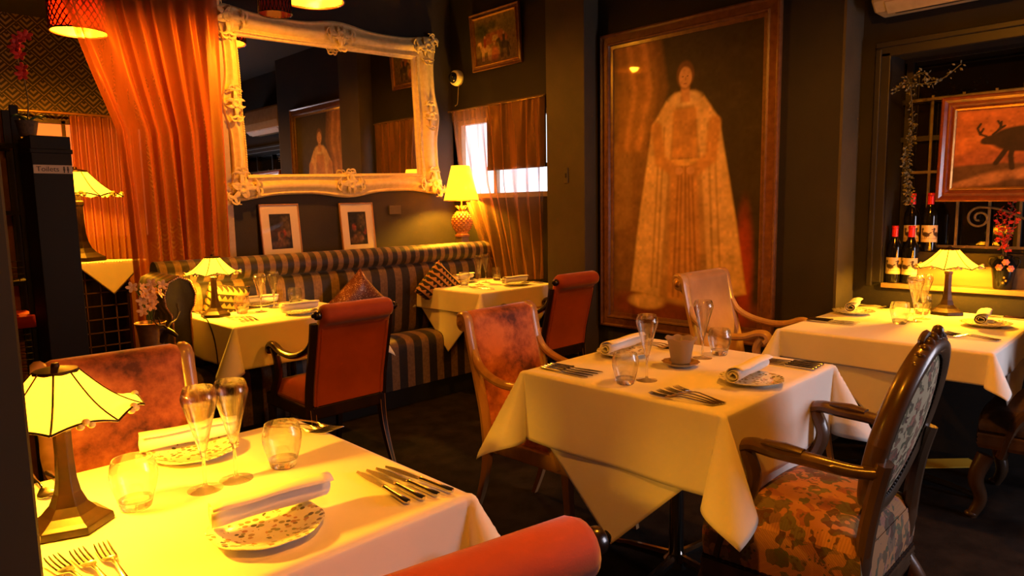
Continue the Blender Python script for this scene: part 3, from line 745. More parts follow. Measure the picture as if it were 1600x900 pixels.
# ---------------------------------------------------------------- table lamps with leaded glass shades
def leaded_lamp(label, loc, rz, scale=1.0, power=LAMP_W, group='leaded glass table lamps', cat='lamp'):
    t = thing('table_lamp', label, cat, loc, rz, group, scale)
    prof = [(.076, 0), (.078, .004), (.076, .016), (.064, .022), (.048, .032), (.034, .048), (.024, .072), (.019, .10), (.0165, .15), (.0165, .195), (.020, .20), (.020, .212), (.014, .216), (.012, .24)]
    MB().lathe(prof, 6, ph=R(12)).build('base', 'bronze', t, smooth=False, bevel=.0015)
    n = 8; rt, zt, rb, zb = .036, .318, .146, .228
    def pt(k, f, s_=0):
        # corner rib k, f from top to rim, s_ in [0,1] across the panel
        def rib(k):
            a = 2*PI*k/n; r = lerp(rt, rb, f); z = lerp(zt, zb, f)+.012*math.sin(PI*f)*-1
            return Vector((r*math.cos(a), r*math.sin(a), z))
        p = rib(k).lerp(rib(k+1), s_)
        if f > .8: p.z += -.010*math.sin(PI*s_)*0 + .012*(math.sin(PI*s_))*(f-.8)/.2
        bl = 1+.035*math.sin(PI*s_); p.x *= bl; p.y *= bl
        return p
    b = MB()
    for k in range(n): b.grid(lambda u, v, k=k: pt(k, v, u), 9, 9)
    sh = b.build('shade', 'shadeglass', t, split=30, solid_=.002)
    b = MB()
    for k in range(n): b.tube([pt(k, i/8, 0)*1.0+Vector((0, 0, .001)) for i in range(9)], .0021, 5)
    for k in range(n): b.tube([pt(k, 1, i/8) for i in range(9)], .0022, 5); b.tube([pt(k, .90, i/8) for i in range(9)], .001, 4)
    b.build('caming', 'caming', sh)
    MB().lathe([(.001, .334), (.006, .333), (.008, .326), (.022, .324), (.038, .320), (.040, .314), (.036, .311)], 16).build('shade_cap', 'caming', sh)
    b = MB()
    for k in range(n):
        for ds, dz, rr in ((.5, .001, .0075), (.42, -.006, .007), (.58, -.006, .007)):
            p = pt(k, 1, ds); b.ball(p+Vector((0, 0, dz)), (rr, rr, rr*.9), 8, 6)
    b.tube([pt(k, 1, i/6)+Vector((0, 0, -.001)) for k in range(n) for i in range(6)]+[pt(0, 1, 0)+Vector((0, 0, -.001))], .0013, 5)
    tag(b.build('flower_bead', 'ivory', sh), 'small cream glass flowers along the shade rim')
    b = MB().lathe([(.001, .300), (.012, .297), (.018, .285), (.018, .272), (.011, .255), (.010, .24)], 12); b.build('bulb', 'bulb', t).visible_shadow = True
    l = light('lamp_light', 'POINT', (0, 0, .262), power, LAMP_COL, .022, parent=t)
    return t
leaded_lamp('large glowing leaded glass lamp on the nearest table, at the left edge', (.255, 1.40, TZ), R(28), .90)
leaded_lamp('small leaded glass lamp on the table by the left end of the banquette', (1.42, 3.70, TZ), R(10))
leaded_lamp('leaded glass lamp on the table below the stag painting', (3.82, .85, TZ), R(5))
leaded_lamp('large leaded glass lamp in the rear room, half hidden by the black partition', (1.375, 6.17, .94), R(15), 2.2, 40.0)
b = MB().tube(bez([(1.35, 3.665, .758), (1.335, 3.64, .760), (1.325, 3.56, .752), (1.328, 3.50, .66), (1.327, 3.47, .52), (1.322, 3.45, .34), (1.30, 3.40, .12), (1.27, 3.30, .008), (1.22, 3.35, .008)], 50), .0032, 6)
tag(b.build('power_cable', 'black', None), 'black cord running from the banquette table lamp down over the cloth', 'cord')

# ---------------------------------------------------------------- glasses
def flute_proto(label, loc):
    t = thing('champagne_flute', label, 'champagne glass', loc, 0, 'tulip champagne flutes')
    MB().lathe([(.034, 0), (.034, .0015), (.018, .004), (.006, .007), (.0036, .014), (.0034, .065), (.0055, .076), (.0075, .082)], 28).build('stem', 'glassbase', t, split=60)
    o = [(.0075, .080), (.011, .095), (.0165, .118), (.0235, .145), (.0305, .170), (.0345, .185), (.0350, .192), (.0320, .203), (.0285, .212)]
    i = [(r-.0011, z+.001) for r, z in reversed(o)]; i[0] = (o[-1][0]-.001, o[-1][1])
    MB().lathe(o+i, 32, cap=False).build('bowl', 'glass', t, split=60)
    return t
def tumbler_proto(label, loc):
    t = thing('water_tumbler', label, 'glass', loc, 0, 'round water tumblers')
    MB().lathe([(.0, 0), (.024, 0), (.0275, .003), (.031, .018), (.030, .020), (.0, .016)], 28, cap=False).build('glass_base', 'glassbase', t, split=60)
    o = [(.0275, .004), (.031, .018), (.0375, .040), (.0415, .058), (.0420, .070), (.0395, .086), (.0355, .098)]
    i = [(r-.0014, z) for r, z in reversed(o)]; i[-1] = (.0285, .019)
    MB().lathe(o+i, 32, cap=False).build('bowl', 'glass', t, split=60)
    return t
fl = [('left champagne flute behind the plate on the nearest table', .487, 1.385), ('right champagne flute of the pair on the nearest table', .552, 1.39),
      ('champagne flute left of the frosted cup on the central table', 1.80, 1.215), ('champagne flute right of the frosted cup, before the cream chair', 2.20, 1.245),
      ('left champagne flute on the banquette table with the lamp', 1.655, 3.66), ('right champagne flute on the banquette table with the lamp', 1.775, 3.75),
      ('left champagne flute on the lampless banquette table', 3.29, 3.66), ('right champagne flute on the lampless banquette table', 3.42, 3.73),
      ('champagne flute nearer the camera of the pair beside the alcove lamp', 3.50, .905), ('champagne flute farther of the pair, just left of the alcove lamp', 3.60, .895)]
tb = [('water tumbler between lamp and flutes on the nearest table', .362, 1.395), ('water tumbler right of the flutes on the nearest table', .655, 1.385),
      ('water tumbler by the left flute on the central table', 1.72, 1.24), ('water tumbler by the right flute on the central table', 2.285, 1.225),
      ('water tumbler beside the lamp base on the banquette table', 1.555, 3.68), ('water tumbler at the right of the flutes on the banquette lamp table', 1.93, 3.80),
      ('water tumbler in front of the flutes on the lampless banquette table', 3.19, 3.71), ('water tumbler right of the flutes on the lampless banquette table', 3.58, 3.78),
      ('larger looking water tumbler left of the flutes on the alcove table', 3.39, .935), ('water tumbler between flutes and lamp on the alcove table', 3.74, .935)]
p0 = flute_proto(fl[0][0], (fl[0][1], fl[0][2], TZ))
for i, (l, x, y) in enumerate(fl[1:]): dup(p0, (x, y, TZ), i*.7, l)
p0 = tumbler_proto(tb[0][0], (tb[0][1], tb[0][2], TZ))
for i, (l, x, y) in enumerate(tb[1:]): dup(p0, (x, y, TZ), i*.5, l)

# ---------------------------------------------------------------- plates and rolled napkins
def plate_mesh():
    b = MB()
    prof = [(.0, .003), (.045, .003), (.052, .0), (.056, .0), (.058, .004), (.075, .010), (.096, .016), (.097, .018), (.095, .0185), (.074, .013), (.057, .0075), (.0, .006)]
    return b.lathe(prof, 64, rmod=lambda a, r, z: 1+(.035*abs(math.cos(4*a))-.02)*smoothstep(.06, .09, r), cap=False)
pm = plate_mesh().build('side_plate', 'china', None, split=60)
def napkin_build():
    b = MB(); n = 40; L = .21
    def f(u, v):
        a = u*2*PI*2.4; r = lerp(.008, .0285, u)+.0016*math.sin(a*2.3)
        if u > .94: r += (u-.94)*.22
        x = (v-.5)*L*(1+.02*math.sin(a)); sq = .82
        return Vector((x+.004*math.sin(a+1), r*math.cos(a), .0250+r*math.sin(a)*sq+.0012*math.sin(v*9+a)))
    b.grid(f, n*2, 12)
    return b.build('rolled_napkin', 'napkin', None, solid_=.0012, split=0)
nm = napkin_build()
pl = [('f', 'floral china plate in the foreground of the nearest table, in front of the glasses', .49, 1.115, 20, 'rolled white napkin on the foreground plate, its near end hanging over the rim', (.515, 1.145), R(-6)),
      ('f', 'floral china plate at the rust chair side of the nearest table', .545, 1.60, 0, 'long rolled white napkin beside the rust chair of the nearest table', (.55, 1.64), R(-8)),
      ('c', 'floral china plate at the rust armchair side of the central table', 2.05, 1.49, 10, 'rolled white napkin at the rust armchair side of the central table', (2.06, 1.50), R(5)),
      ('c', 'greenish floral china plate at the tapestry chair side of the central table', 1.985, .955, 0, 'rolled white napkin at the tapestry chair side of the central table', (1.995, .97), R(4)),
      ('r', 'floral china plate at the cream chair side of the alcove table', 3.56, 1.19, 5, 'rolled white napkin at the cream chair side of the alcove table', (3.58, 1.20), R(12)),
      ('r', 'floral china plate at the right end of the alcove table', 3.56, .64, 15, 'rolled white napkin on the plate right of the alcove lamp', (3.56, .655), R(8)),
      ('b', 'plate at the cushion side of the banquette table with the lamp', 1.75, 3.88, 0, 'rolled white napkin at the cushion side of the banquette lamp table', (1.75, 3.885), R(-10)),
      ('b', 'plate facing the orange chair on the banquette table with the lamp', 1.76, 3.42, 0, 'rolled white napkin facing the orange chair on the banquette lamp table', (1.76, 3.425), R(-4)),
      ('m', 'plate at the cushion side of the lampless banquette table', 3.34, 3.88, 0, 'rolled white napkin at the cushion side of the lampless banquette table', (3.33, 3.885), R(10)),
      ('m', 'plate facing the dark framed orange chair on the lampless banquette table', 3.43, 3.43, 0, 'rolled white napkin facing the dark framed orange chair left of the portrait', (3.43, 3.435), R(-5))]
for i, (k, l, x, y, rz, ln, (nx, ny), nr) in enumerate(pl):
    o = pm if i == 0 else pm.copy(); q = nm if i == 0 else nm.copy()
    if i: COL.objects.link(o); COL.objects.link(q)
    o.location = (x, y, TZ); o.rotation_euler = (0, 0, R(rz)); tag(o, l, 'plate', 'floral side plates')
    q.location = (nx, ny, TZ+.0165); q.rotation_euler = (0, 0, nr); tag(q, ln, 'napkin', 'rolled napkins')
    if k in 'c': q.scale = (1.15, 1, 1)

# ---------------------------------------------------------------- cutlery
def strip(b, secs, n=8):      # secs: (y, z, half width, half thickness)
    return b.tube([(0, y, z) for y, z, w, h in secs], [(w, h) for y, z, w, h in secs], n, up=(0, 0, 1))
def fork_mesh():
    b = MB()
    strip(b, [(-.095, .0035, .004, .0014), (-.09, .0035, .0085, .0018), (-.07, .004, .0075, .0018), (-.04, .007, .004, .0018), (0, .010, .003, .0018), (.02, .009, .0035, .0018), (.032, .006, .010, .0014), (.045, .0045, .0125, .0012), (.052, .005, .0125, .0012)])
    for k in range(4):
        x = -.0102+k*.0068
        b.tube([(x, .050, .005), (x, .07, .0055), (x, .09, .008), (x*.96, .100, .011)], [.0021, .002, .0018, .0008], 6)
    return b
fk = fork_mesh().build('table_fork', 'steel', None)
def spoon_mesh():
    b = fork_mesh().__class__()
    strip(b, [(-.095, .0035, .004, .0014), (-.09, .0035, .0085, .0018), (-.07, .004, .0075, .0018), (-.04, .007, .004, .0018), (0, .010, .003, .0018), (.025, .008, .0035, .0018), (.035, .006, .010, .0014), (.05, .003, .0175, .0012), (.065, .003, .0195, .0012), (.08, .005, .015, .0012), (.09, .008, .005, .001)])
    return b
sn = spoon_mesh().build('table_spoon', 'steel', None)
kt = thing('table_knife', 'tmp', 'knife')
strip(MB(), [(-.105, .006, .004, .003), (-.10, .006, .0075, .005), (-.07, .006, .0065, .005), (-.02, .006, .0052, .0042), (-.012, .006, .0065, .005), (-.006, .006, .005, .004)]).build('handle', 'steel', kt)
b = MB(); pr_ = [(-.004, -.006), (.0065, .0), (.0075, .05), (.006, .085), (.001, .108), (-.006, .10), (-.0075, .05)]
b.extrude(pr_, 'z', .003, .0045); b.build('blade', 'steel', kt, smooth=False)
first = {'fork': True, 'knife': True, 'spoon': True}
ORD = ['first', 'second', 'third', 'fourth', 'fifth']
def cutlery(kind, n, x, y, step, rz, what, ref, grp, fan=0.0, lean=None, z=TZ):
    """n pieces laid side by side from (x, y) stepping along step=(dx, dy)"""
    for i in range(n):
        px, py = x+step[0]*i, y+step[1]*i; a = rz+fan*(i-(n-1)/2); lz = z+.0006*i
        if kind == 'knife':
            if first['knife']: o = kt; o.location = (px, py, lz); o.rotation_euler = (0, 0, a)
            else: o = dup(kt, (px, py, lz), a)
        else:
            src = fk if kind == 'fork' else sn
            o = src if first[kind] else src.copy()
            if not first[kind]: COL.objects.link(o)
            o.location = (px, py, lz); o.rotation_euler = (0, 0, a)
        first[kind] = False
        tag(o, f'{ORD[i]} steel {kind} from {ref}, {what}', kind, grp)
# nearest table
cutlery('knife', 4, .735, 1.125, (.024, -.008), R(-1), 'right of the foreground plate', 'the plate', 'knives on the nearest table', R(3))
cutlery('fork', 3, .268, 1.165, (-.026, .004), R(4), 'in front of the lamp base on the nearest table', 'the plate', 'forks in front of the nearest lamp', R(5))
cutlery('fork', 3, .79, 1.585, (.026, .004), R(198), 'at the back right corner of the nearest table', 'the plate', 'forks at the back corner of the nearest table', R(-6))
cutlery('spoon', 2, .285, 1.64, (-.032, .006), R(182), 'behind the lamp base on the nearest table', 'the napkin', 'spoons behind the nearest lamp')
# central table
cutlery('knife', 4, 1.695, 1.475, (.022, .0), R(183), 'central table beside the rust armchair', 'the table edge', 'knives beside the rust armchair', R(3))
cutlery('fork', 3, 2.235, 1.48, (.026, 0), R(180), 'behind the frosted cup on the central table', 'the napkin', 'forks behind the frosted cup')
cutlery('knife', 4, 2.265, .975, (.022, .0), R(4), 'central table beside the tapestry chair', 'the plate', 'knives beside the tapestry chair', R(3))
cutlery('fork', 4, 1.745, .995, (-.025, .004), R(-2), 'front corner of the central table', 'the plate', 'forks at the front corner of the central table', R(8))
# alcove table
cutlery('knife', 4, 3.21, 1.175, (.022, 0), R(183), 'alcove table by the cream chair', 'the table edge', 'knives at the cream chair', R(3))
cutlery('fork', 3, 3.80, 1.18, (.026, 0), R(184), 'behind the left napkin of the alcove table', 'the napkin', 'forks behind the left alcove napkin')
cutlery('fork', 3, 3.24, .62, (-.025, .004), R(-3), 'front right of the alcove table', 'the plate', 'forks at the front of the alcove table', R(5))
cutlery('knife', 3, 3.82, .63, (.022, 0), R(2), 'behind the right napkin of the alcove table', 'the napkin', 'knives at the sill side of the alcove table')
# banquette tables
cutlery('fork', 4, 1.515, 3.47, (-.027, .004), R(-2), 'in front of the lamp on the banquette table', 'the napkin', 'forks at the banquette lamp', R(3))
cutlery('knife', 4, 1.395, 3.86, (.022, 0), R(184), 'behind the lamp on the banquette table', 'the table edge', 'knives at the banquette lamp', R(3))
cutlery('fork', 2, 1.97, 3.87, (.026, 0), R(184), 'at the back right of the banquette lamp table', 'the napkin', 'forks at the back of the banquette lamp table')
cutlery('fork', 3, 3.16, 3.45, (-.027, .004), R(-2), 'front left of the lampless banquette table', 'the napkin', 'forks on the lampless banquette table', R(4))
cutlery('knife', 3, 3.03, 3.85, (.024, 0), R(184), 'lampless banquette table back left', 'the table edge', 'knives on the lampless banquette table', R(5))
cutlery('knife', 2, 3.605, 3.45, (.024, 0), R(2), 'right edge of the lampless banquette table', 'the napkin', 'knives by the dark framed orange chair')

# ---------------------------------------------------------------- centre pieces
t = thing('candle_cup', 'frosted cup with scalloped rim in the middle of the central table', 'candle holder', (2.035, 1.235, TZ+.014))
b = MB()
o_ = [(.030, .0), (.033, .004), (.037, .03), (.042, .06), (.046, .076), (.055, .086)]
def wav(a, r, z): return 1+.03*math.cos(8*a)*smoothstep(.07, .086, z)
b.lathe([(.0, .002)]+o_+[(r-.003, z+.001) for r, z in reversed(o_)]+[(.0, .006)], 56, rmod=wav, cap=False)
for i, v in enumerate(b.v):
    rr = math.hypot(v[0], v[1])
    if v[2] > .075: b.v[i] = (v[0], v[1], v[2]+.0025*math.cos(8*math.atan2(v[1], v[0])))
b.build('cup', 'frost', t, split=60)
MB().lathe([(.0, .007), (.024, .007), (.024, .03), (.004, .032), (.003, .038), (.0, .038)], 20).build('candle', 'napkin', t)
b = MB().lathe([(.0, .004), (.032, .003), (.04, .0), (.05, .004), (.062, .012), (.064, .014), (.060, .0145), (.046, .008), (.032, .008), (.0, .008)], 64, rmod=lambda a, r, z: 1+.03*math.cos(12*a)*smoothstep(.04, .06, r), cap=False)
tag(b.build('silver_saucer', 'silver', None, loc=(2.035, 1.235, TZ+.004)), 'scalloped silver saucer under the frosted cup', 'saucer')
b = MB().lathe([(.0, .0), (.020, 0), (.021, .002), (.021, .014), (.019, .016), (.0, .015)], 20, cap=False)
tag(b.build('tealight', 'silver', None, loc=(3.52, 3.885, TZ)), 'tiny tealight at the back of the lampless banquette table', 'candle')

# ---------------------------------------------------------------- painted pictures
class Paint:
    def __init__(s, w, h, nx, bg):
        s.w, s.h, s.nx, s.ny = w, h, nx, int(nx*h/w)
        s.X, s.Y = np.meshgrid(np.linspace(0, w, s.nx), np.linspace(0, h, s.ny)); s.a = np.zeros((s.ny, s.nx, 3)); s.a[:] = bg
        s.rng = np.random.default_rng(5)
    def put(s, m, c): s.a = s.a*(1-m[..., None])+np.array(c)*m[..., None]
    def ell(s, x, y, rx, ry, c, soft=.15, rot=0, k=1):
        ca, sa = math.cos(rot), math.sin(rot); dx, dy = s.X-x, s.Y-y
        d = np.sqrt(((dx*ca+dy*sa)/rx)**2+((dy*ca-dx*sa)/ry)**2); s.put(k*(1-smoothstep(1-soft, 1+soft, d)), c)
    def poly(s, pts, c, soft=.006, k=1):
        pts = np.array(pts, float); n = len(pts); ins = np.zeros(s.X.shape, bool); d = np.full(s.X.shape, 9.)
        for i in range(n):
            (x0, y0), (x1, y1) = pts[i], pts[(i+1) % n]
            cnd = ((y0 > s.Y) != (y1 > s.Y)) & (s.X < (x1-x0)*(s.Y-y0)/(y1-y0+1e-12)+x0); ins ^= cnd
            L2 = (x1-x0)**2+(y1-y0)**2+1e-12; t = np.clip(((s.X-x0)*(x1-x0)+(s.Y-y0)*(y1-y0))/L2, 0, 1)
            d = np.minimum(d, np.hypot(s.X-x0-t*(x1-x0), s.Y-y0-t*(y1-y0)))
        sd = np.where(ins, d, -d); s.put(k*smoothstep(-soft, soft, sd), c)
    def line(s, pts, r, c, soft=.5, k=1):
        d = np.full(s.X.shape, 9.)
        for (x0, y0), (x1, y1) in zip(pts[:-1], pts[1:]):
            L2 = (x1-x0)**2+(y1-y0)**2+1e-12; t = np.clip(((s.X-x0)*(x1-x0)+(s.Y-y0)*(y1-y0))/L2, 0, 1)
            d = np.minimum(d, np.hypot(s.X-x0-t*(x1-x0), s.Y-y0-t*(y1-y0)))
        s.put(k*(1-smoothstep(r*(1-soft), r*(1+soft), d)), c)
    def mottle(s, amt, cell):
        gy, gx = int(s.h/cell)+3, int(s.w/cell)+3; g = s.rng.normal(0, 1, (gy, gx)); fx = s.X/cell; fy = s.Y/cell
        ix = fx.astype(int); iy = fy.astype(int); tx = smoothstep(0, 1, fx-ix); ty = smoothstep(0, 1, fy-iy)
        v = (g[iy, ix]*(1-tx)+g[iy, ix+1]*tx)*(1-ty)+(g[iy+1, ix]*(1-tx)+g[iy+1, ix+1]*tx)*ty
        s.a *= np.clip(1+amt*v, .2, 2)[..., None]
    def mesh(s, name, mat, curve=None):
        V = np.stack([s.X-s.w/2, np.zeros_like(s.X), s.Y-s.h/2], -1).reshape(-1, 3)
        if curve:
            th = V[:, 0]/curve; V[:, 0] = curve*np.sin(th); V[:, 1] = -curve*np.cos(th)
        i = np.arange(s.ny-1)[:, None]*s.nx+np.arange(s.nx-1)[None]; F = np.stack([i, i+1, i+s.nx+1, i+s.nx], -1).reshape(-1, 4)
        me = bpy.data.meshes.new(name); me.from_pydata(V.tolist(), [], F.tolist()); me.materials.append(M[mat])
        at = me.color_attributes.new('Col', 'FLOAT_COLOR', 'POINT')
        c = np.ones((s.nx*s.ny, 4)); c[:, :3] = np.clip(s.a.reshape(-1, 3), 0, 1); at.data.foreach_set('color', c.ravel().astype(np.float32))
        me.polygons.foreach_set('use_smooth', [True]*len(me.polygons)); return me
def frame_mesh(w, h, prof):        # prof: (inset from the outer edge, height towards the viewer)
    b = MB(); vs = []; n = len(prof)
    for ins, d in prof:
        x, z = w/2-ins, h/2-ins; vs += [(-x, -d, -z), (x, -d, -z), (x, -d, z), (-x, -d, z)]
    fs = [(i*4+k, i*4+(k+1) % 4, (i+1)*4+(k+1) % 4, (i+1)*4+k) for i in range(n-1) for k in range(4)]
    fs += [((n-1)*4+k, (n-1)*4+(k+1) % 4, (k+1) % 4, k) for k in range(4)]
    return b.add(vs, fs)
def picture(name, label, cat, loc, rz, w, h, fw, prof, fmat, art, amat, fillet=None, mount=None, lean=0, roll=0, group=None, glass=False):
    t = thing(name, label, cat, loc, rz, group); t.rotation_euler = Euler((lean, roll, rz))
    frame_mesh(w, h, prof).build('frame', fmat, t, smooth=False)
    if fillet:
        f = frame_mesh(w-2*fw+.004, h-2*fw+.004, [(0, .004), (0, .018), (.004, .022), (.011, .016), (.012, .006)]).build('inner_fillet', 'gold', t, smooth=False)
    if mount:
        frame_mesh(w-2*fw+.004, h-2*fw+.004, [(0, .003), (0, .008), (mount, .008), (mount+.002, .004)]).build('mount', 'mat', t, smooth=False)
    o = bpy.data.objects.new('print' if mount else 'canvas', art.mesh('art', amat)); COL.objects.link(o); o.parent = t; o.location = (0, -.006, 0)
    MB().box((0, -.0015, 0), (w-.01, .003, h-.01)).build('backing', 'black', t, smooth=False)
    if glass: MB().box((0, -.012, 0), (w-2*fw+.004, .001, h-2*fw+.004)).build('glass', 'pictureglass', t, smooth=False)
    return t
def portrait():
    p = Paint(1.02, 1.74, 190, (.028, .020, .011))
    p.poly([(0, 0), (.46, 0), (.40, .9), (.30, 1.74), (0, 1.74)], (.16, .085, .030), .06)
    p.poly([(0, .55), (.15, .6), (.13, 1.15), (0, 1.12)], (.21, .12, .045), .03)
    for x, c in ((.05, .20), (.12, .34), (.17, .24), (.23, .38), (.29, .20), (.33, .13)):          # drawn back drapery
        p.line([(x, 1.74), (x+.05, 1.45), (x*.8+.02, 1.10)], .030, (c, c*.50, c*.16), .8)
    p.ell(.5, .07, .60, .10, (.14, .035, .014), .4); p.ell(.93, .35, .05, .30, (.30, .045, .015), .6)
    G, C_, D = (.42, .22, .075), (.52, .36, .17), (.24, .115, .036)
    p.poly([(.30, .12), (.24, .55), (.33, 1.05), (.37, 1.30), (.46, 1.40), (.60, 1.40), (.70, 1.30), (.76, 1.05), (.86, .55), (.82, .14), (.58, .09)], (.33, .20, .082), .02)
    p.poly([(.30, 1.22), (.40, 1.36), (.47, 1.33), (.42, .95), (.36, .14), (.14, .16), (.20, .62)], C_, .012)
    p.poly([(.76, 1.22), (.66, 1.36), (.59, 1.33), (.65, .95), (.71, .14), (.95, .20), (.88, .62)], C_, .012)
    p.poly([(.42, .13), (.44, .9), (.45, 1.30), (.61, 1.30), (.62, .9), (.67, .13)], G, .015)
    for x in (.46, .50, .55, .59, .63): p.line([(.53+(x-.53)*.5, 1.0), (x, .15)], .008, D, .8, .8)
    for x in (.30, .34, .74, .79): p.line([(.53+(x-.53)*.75, 1.2), (x, .2)], .008, (.34, .21, .09), .8, .8)
    p.line([(.45, .98), (.615, .98)], .020, (.55, .34, .12), .4)
    p.line([(.33, 1.20), (.36, 1.00), (.47, .93)], .040, G, .4); p.line([(.73, 1.20), (.71, 1.00), (.60, .93)], .040, G, .4)
    p.ell(.495, .93, .028, .024, (.46, .25, .12)); p.ell(.575, .93, .028, .024, (.46, .25, .12))
    p.ell(.532, 1.36, .11, .045, (.56, .42, .22), .3)
    p.poly([(.50, 1.34), (.505, 1.45), (.56, 1.45), (.565, 1.34)], (.45, .25, .12), .01)
    p.ell(.532, 1.50, .060, .082, (.13, .06, .025), .15); p.ell(.532, 1.485, .044, .062, (.52, .30, .15), .15)
    p.ell(.517, 1.492, .005, .003, (.10, .05, .03)); p.ell(.548, 1.492, .005, .003, (.10, .05, .03)); p.ell(.532, 1.45, .012, .004, (.30, .10, .06)); p.line([(.533, 1.485), (.536, 1.470)], .003, (.34, .17, .08))
    p.ell(.26, .10, .13, .05, C_, .3)
    p.a = np.clip(p.a*1.45, 0, .85); p.mottle(.10, .05); p.mottle(.08, .018); return p
PROF = [(0, 0), (0, .020), (.004, .030), (.012, .032), (.022, .022), (.060, .026), (.068, .032), (.074, .030), (.080, .014), (.10, .012), (.102, .004)]
picture('framed_portrait', 'tall wood framed portrait of a robed standing figure on the dark wall', 'painting', (3.748, 2.285, 1.45), R(-90), 1.225, 1.935, .10, PROF, 'framewood', portrait(), 'canvas')
def stag():
    p = Paint(.66, .40, 170, (.46, .13, .028))
    for i in range(9): p.ell(p.rng.uniform(0, .66), p.rng.uniform(.24, .40), .16, .02, (.54, .19, .045) if i % 2 else (.32, .09, .02), .8, k=.6)
    p.poly([(0, .15), (.12, .20), (.28, .17), (.45, .21), (.66, .18), (.66, 0), (0, 0)], (.30, .085, .028), .012)
    p.poly([(0, .115), (.2, .13), (.4, .12), (.66, .135), (.66, 0), (0, 0)], (.10, .045, .018), .008)
    for x, y, rx, ry in ((.17, .055, .10, .026), (.33, .085, .07, .025), (.50, .05, .10, .03), (.60, .09, .06, .02), (.06, .03, .08, .016)): p.ell(x, y, rx, ry, (.40, .17, .06), .5, .25)
    d = (.030, .013, .007)
    p.poly([(0.139, 0.229), (0.159, 0.255), (0.195, 0.267), (0.243, 0.276), (0.283, 0.291), (0.347, 0.286), (0.395, 0.267), (0.411, 0.234), (0.399, 0.196), (0.347, 0.191), (0.291, 0.196), (0.251, 0.191), (0.227, 0.210), (0.195, 0.213), (0.163, 0.217)], d, .005)
    p.ell(.159, .237, .030, .018, d, .2, .3)
    p.ell(.30, .238, .13, .060, d, .12)
    for q in ([(0.243, 0.205), (0.219, 0.163), (0.199, 0.129)], [(0.259, 0.205), (0.255, 0.158), (0.263, 0.105)], [(0.363, 0.215), (0.339, 0.167), (0.347, 0.110)], [(0.395, 0.215), (0.407, 0.163), (0.395, 0.115)]): p.line(q, .011, d, .3)
    for q in ([(0.155, 0.255), (0.127, 0.267), (0.115, 0.295), (0.127, 0.315)], [(0.127, 0.267), (0.139, 0.291)], [(0.179, 0.262), (0.203, 0.286), (0.209, 0.319)], [(0.199, 0.283), (0.223, 0.300)], [(0.209, 0.300), (0.195, 0.324)]): p.line(q, .005, d, .4)
    p.a = np.clip(p.a*1.0, 0, .9); p.mottle(.12, .03); p.mottle(.1, .01); return p
picture('stag_painting', 'red toned landscape painting of a walking stag hung before the alcove window', 'painting', (3.955, .58, 1.545), R(-90), .74, .505, .058,
        [(0, 0), (0, .022), (.006, .030), (.016, .030), (.028, .018), (.040, .022), (.052, .014), (.058, .010), (.059, .004)], 'redframe', stag(), 'canvas', fillet=True, roll=R(.8))
def riders():
    p = Paint(.46, .345, 120, (.17, .105, .034))
    p.ell(.08, .25, .08, .06, (.045, .05, .015), .6); p.ell(.38, .27, .10, .07, (.14, .11, .035), .7); p.ell(.20, .28, .05, .03, (.07, .06, .02), .6)
    p.poly([(.11, .17), (.13, .22), (.30, .23), (.36, .18), (.36, .15), (.11, .14)], (.26, .085, .028), .01)
    p.poly([(.19, .16), (.20, .20), (.25, .20), (.26, .16)], (.42, .27, .11), .008)
    for x, c in ((.11, (.46, .26, .13)), (.32, (.05, .032, .014))):
        p.ell(x, .115, .052, .028, c, .2); p.line([(x-.04, .12), (x-.055, .16), (x-.075, .155)], .013, c)
        for dx in (-.035, -.02, .03, .042): p.line([(x+dx, .11), (x+dx*1.1, .03)], .006, c)
        p.line([(x+.05, .12), (x+.065, .07)], .005, c); p.line([(x-.002, .135), (x, .185)], .014, (.24, .03, .014) if x < .2 else (.04, .025, .02)); p.ell(x, .20, .010, .012, (.35, .18, .09))
    p.ell(.21, .07, .045, .05, (.42, .13, .05), .5); p.ell(.21, .14, .011, .013, (.4, .22, .11)); p.line([(.17, .10), (.16, .03)], .012, (.40, .25, .11))
    p.mottle(.2, .02); p.mottle(.12, .008); return p
picture('riders_painting', 'small framed picture of two horse riders high above the curtained window', 'painting', (3.735, 3.90, 2.585), R(-90), .545, .43, .035,
        [(0, 0), (0, .016), (.004, .022), (.010, .020), (.018, .014), (.028, .018), (.034, .012), (.035, .004)], 'framewood', riders(), 'canvas', fillet=True, lean=R(4))
def interior(seed):
    p = Paint(.165, .235, 60, (.022, .016, .010)); r = np.random.default_rng(seed)
    p.poly([(.09, .12), (.095, .22), (.15, .225), (.15, .12)], (.09, .06, .025), .02)
    for i in range(9): p.ell(r.uniform(.05, .14), r.uniform(.03, .13), .016, .022, [(.20, .10, .045), (.09, .05, .02), (.26, .045, .02), (.03, .03, .015)][i % 4], .5)
    p.ell(.05, .03, .06, .02, (.10, .05, .02), .6); p.mottle(.3, .012); return p
SP = [(0, 0), (0, .012), (.002, .015), (.007, .015), (.009, .010), (.010, .003)]
picture('matted_print', 'left white mounted print leaning on the ledge under the mirror', 'picture', (2.172, 4.43, 1.168), 0, .285, .372, .01, SP, 'blond', interior(2), 'print', mount=.058, lean=R(-5), roll=R(-.5), glass=True, group='mounted prints under the mirror')
picture('matted_print', 'right white mounted print leaning on the ledge under the mirror', 'picture', (2.777, 4.43, 1.170), 0, .285, .376, .01, SP, 'blond', interior(6), 'print', mount=.058, lean=R(-5), roll=R(-.5), glass=True, group='mounted prints under the mirror')

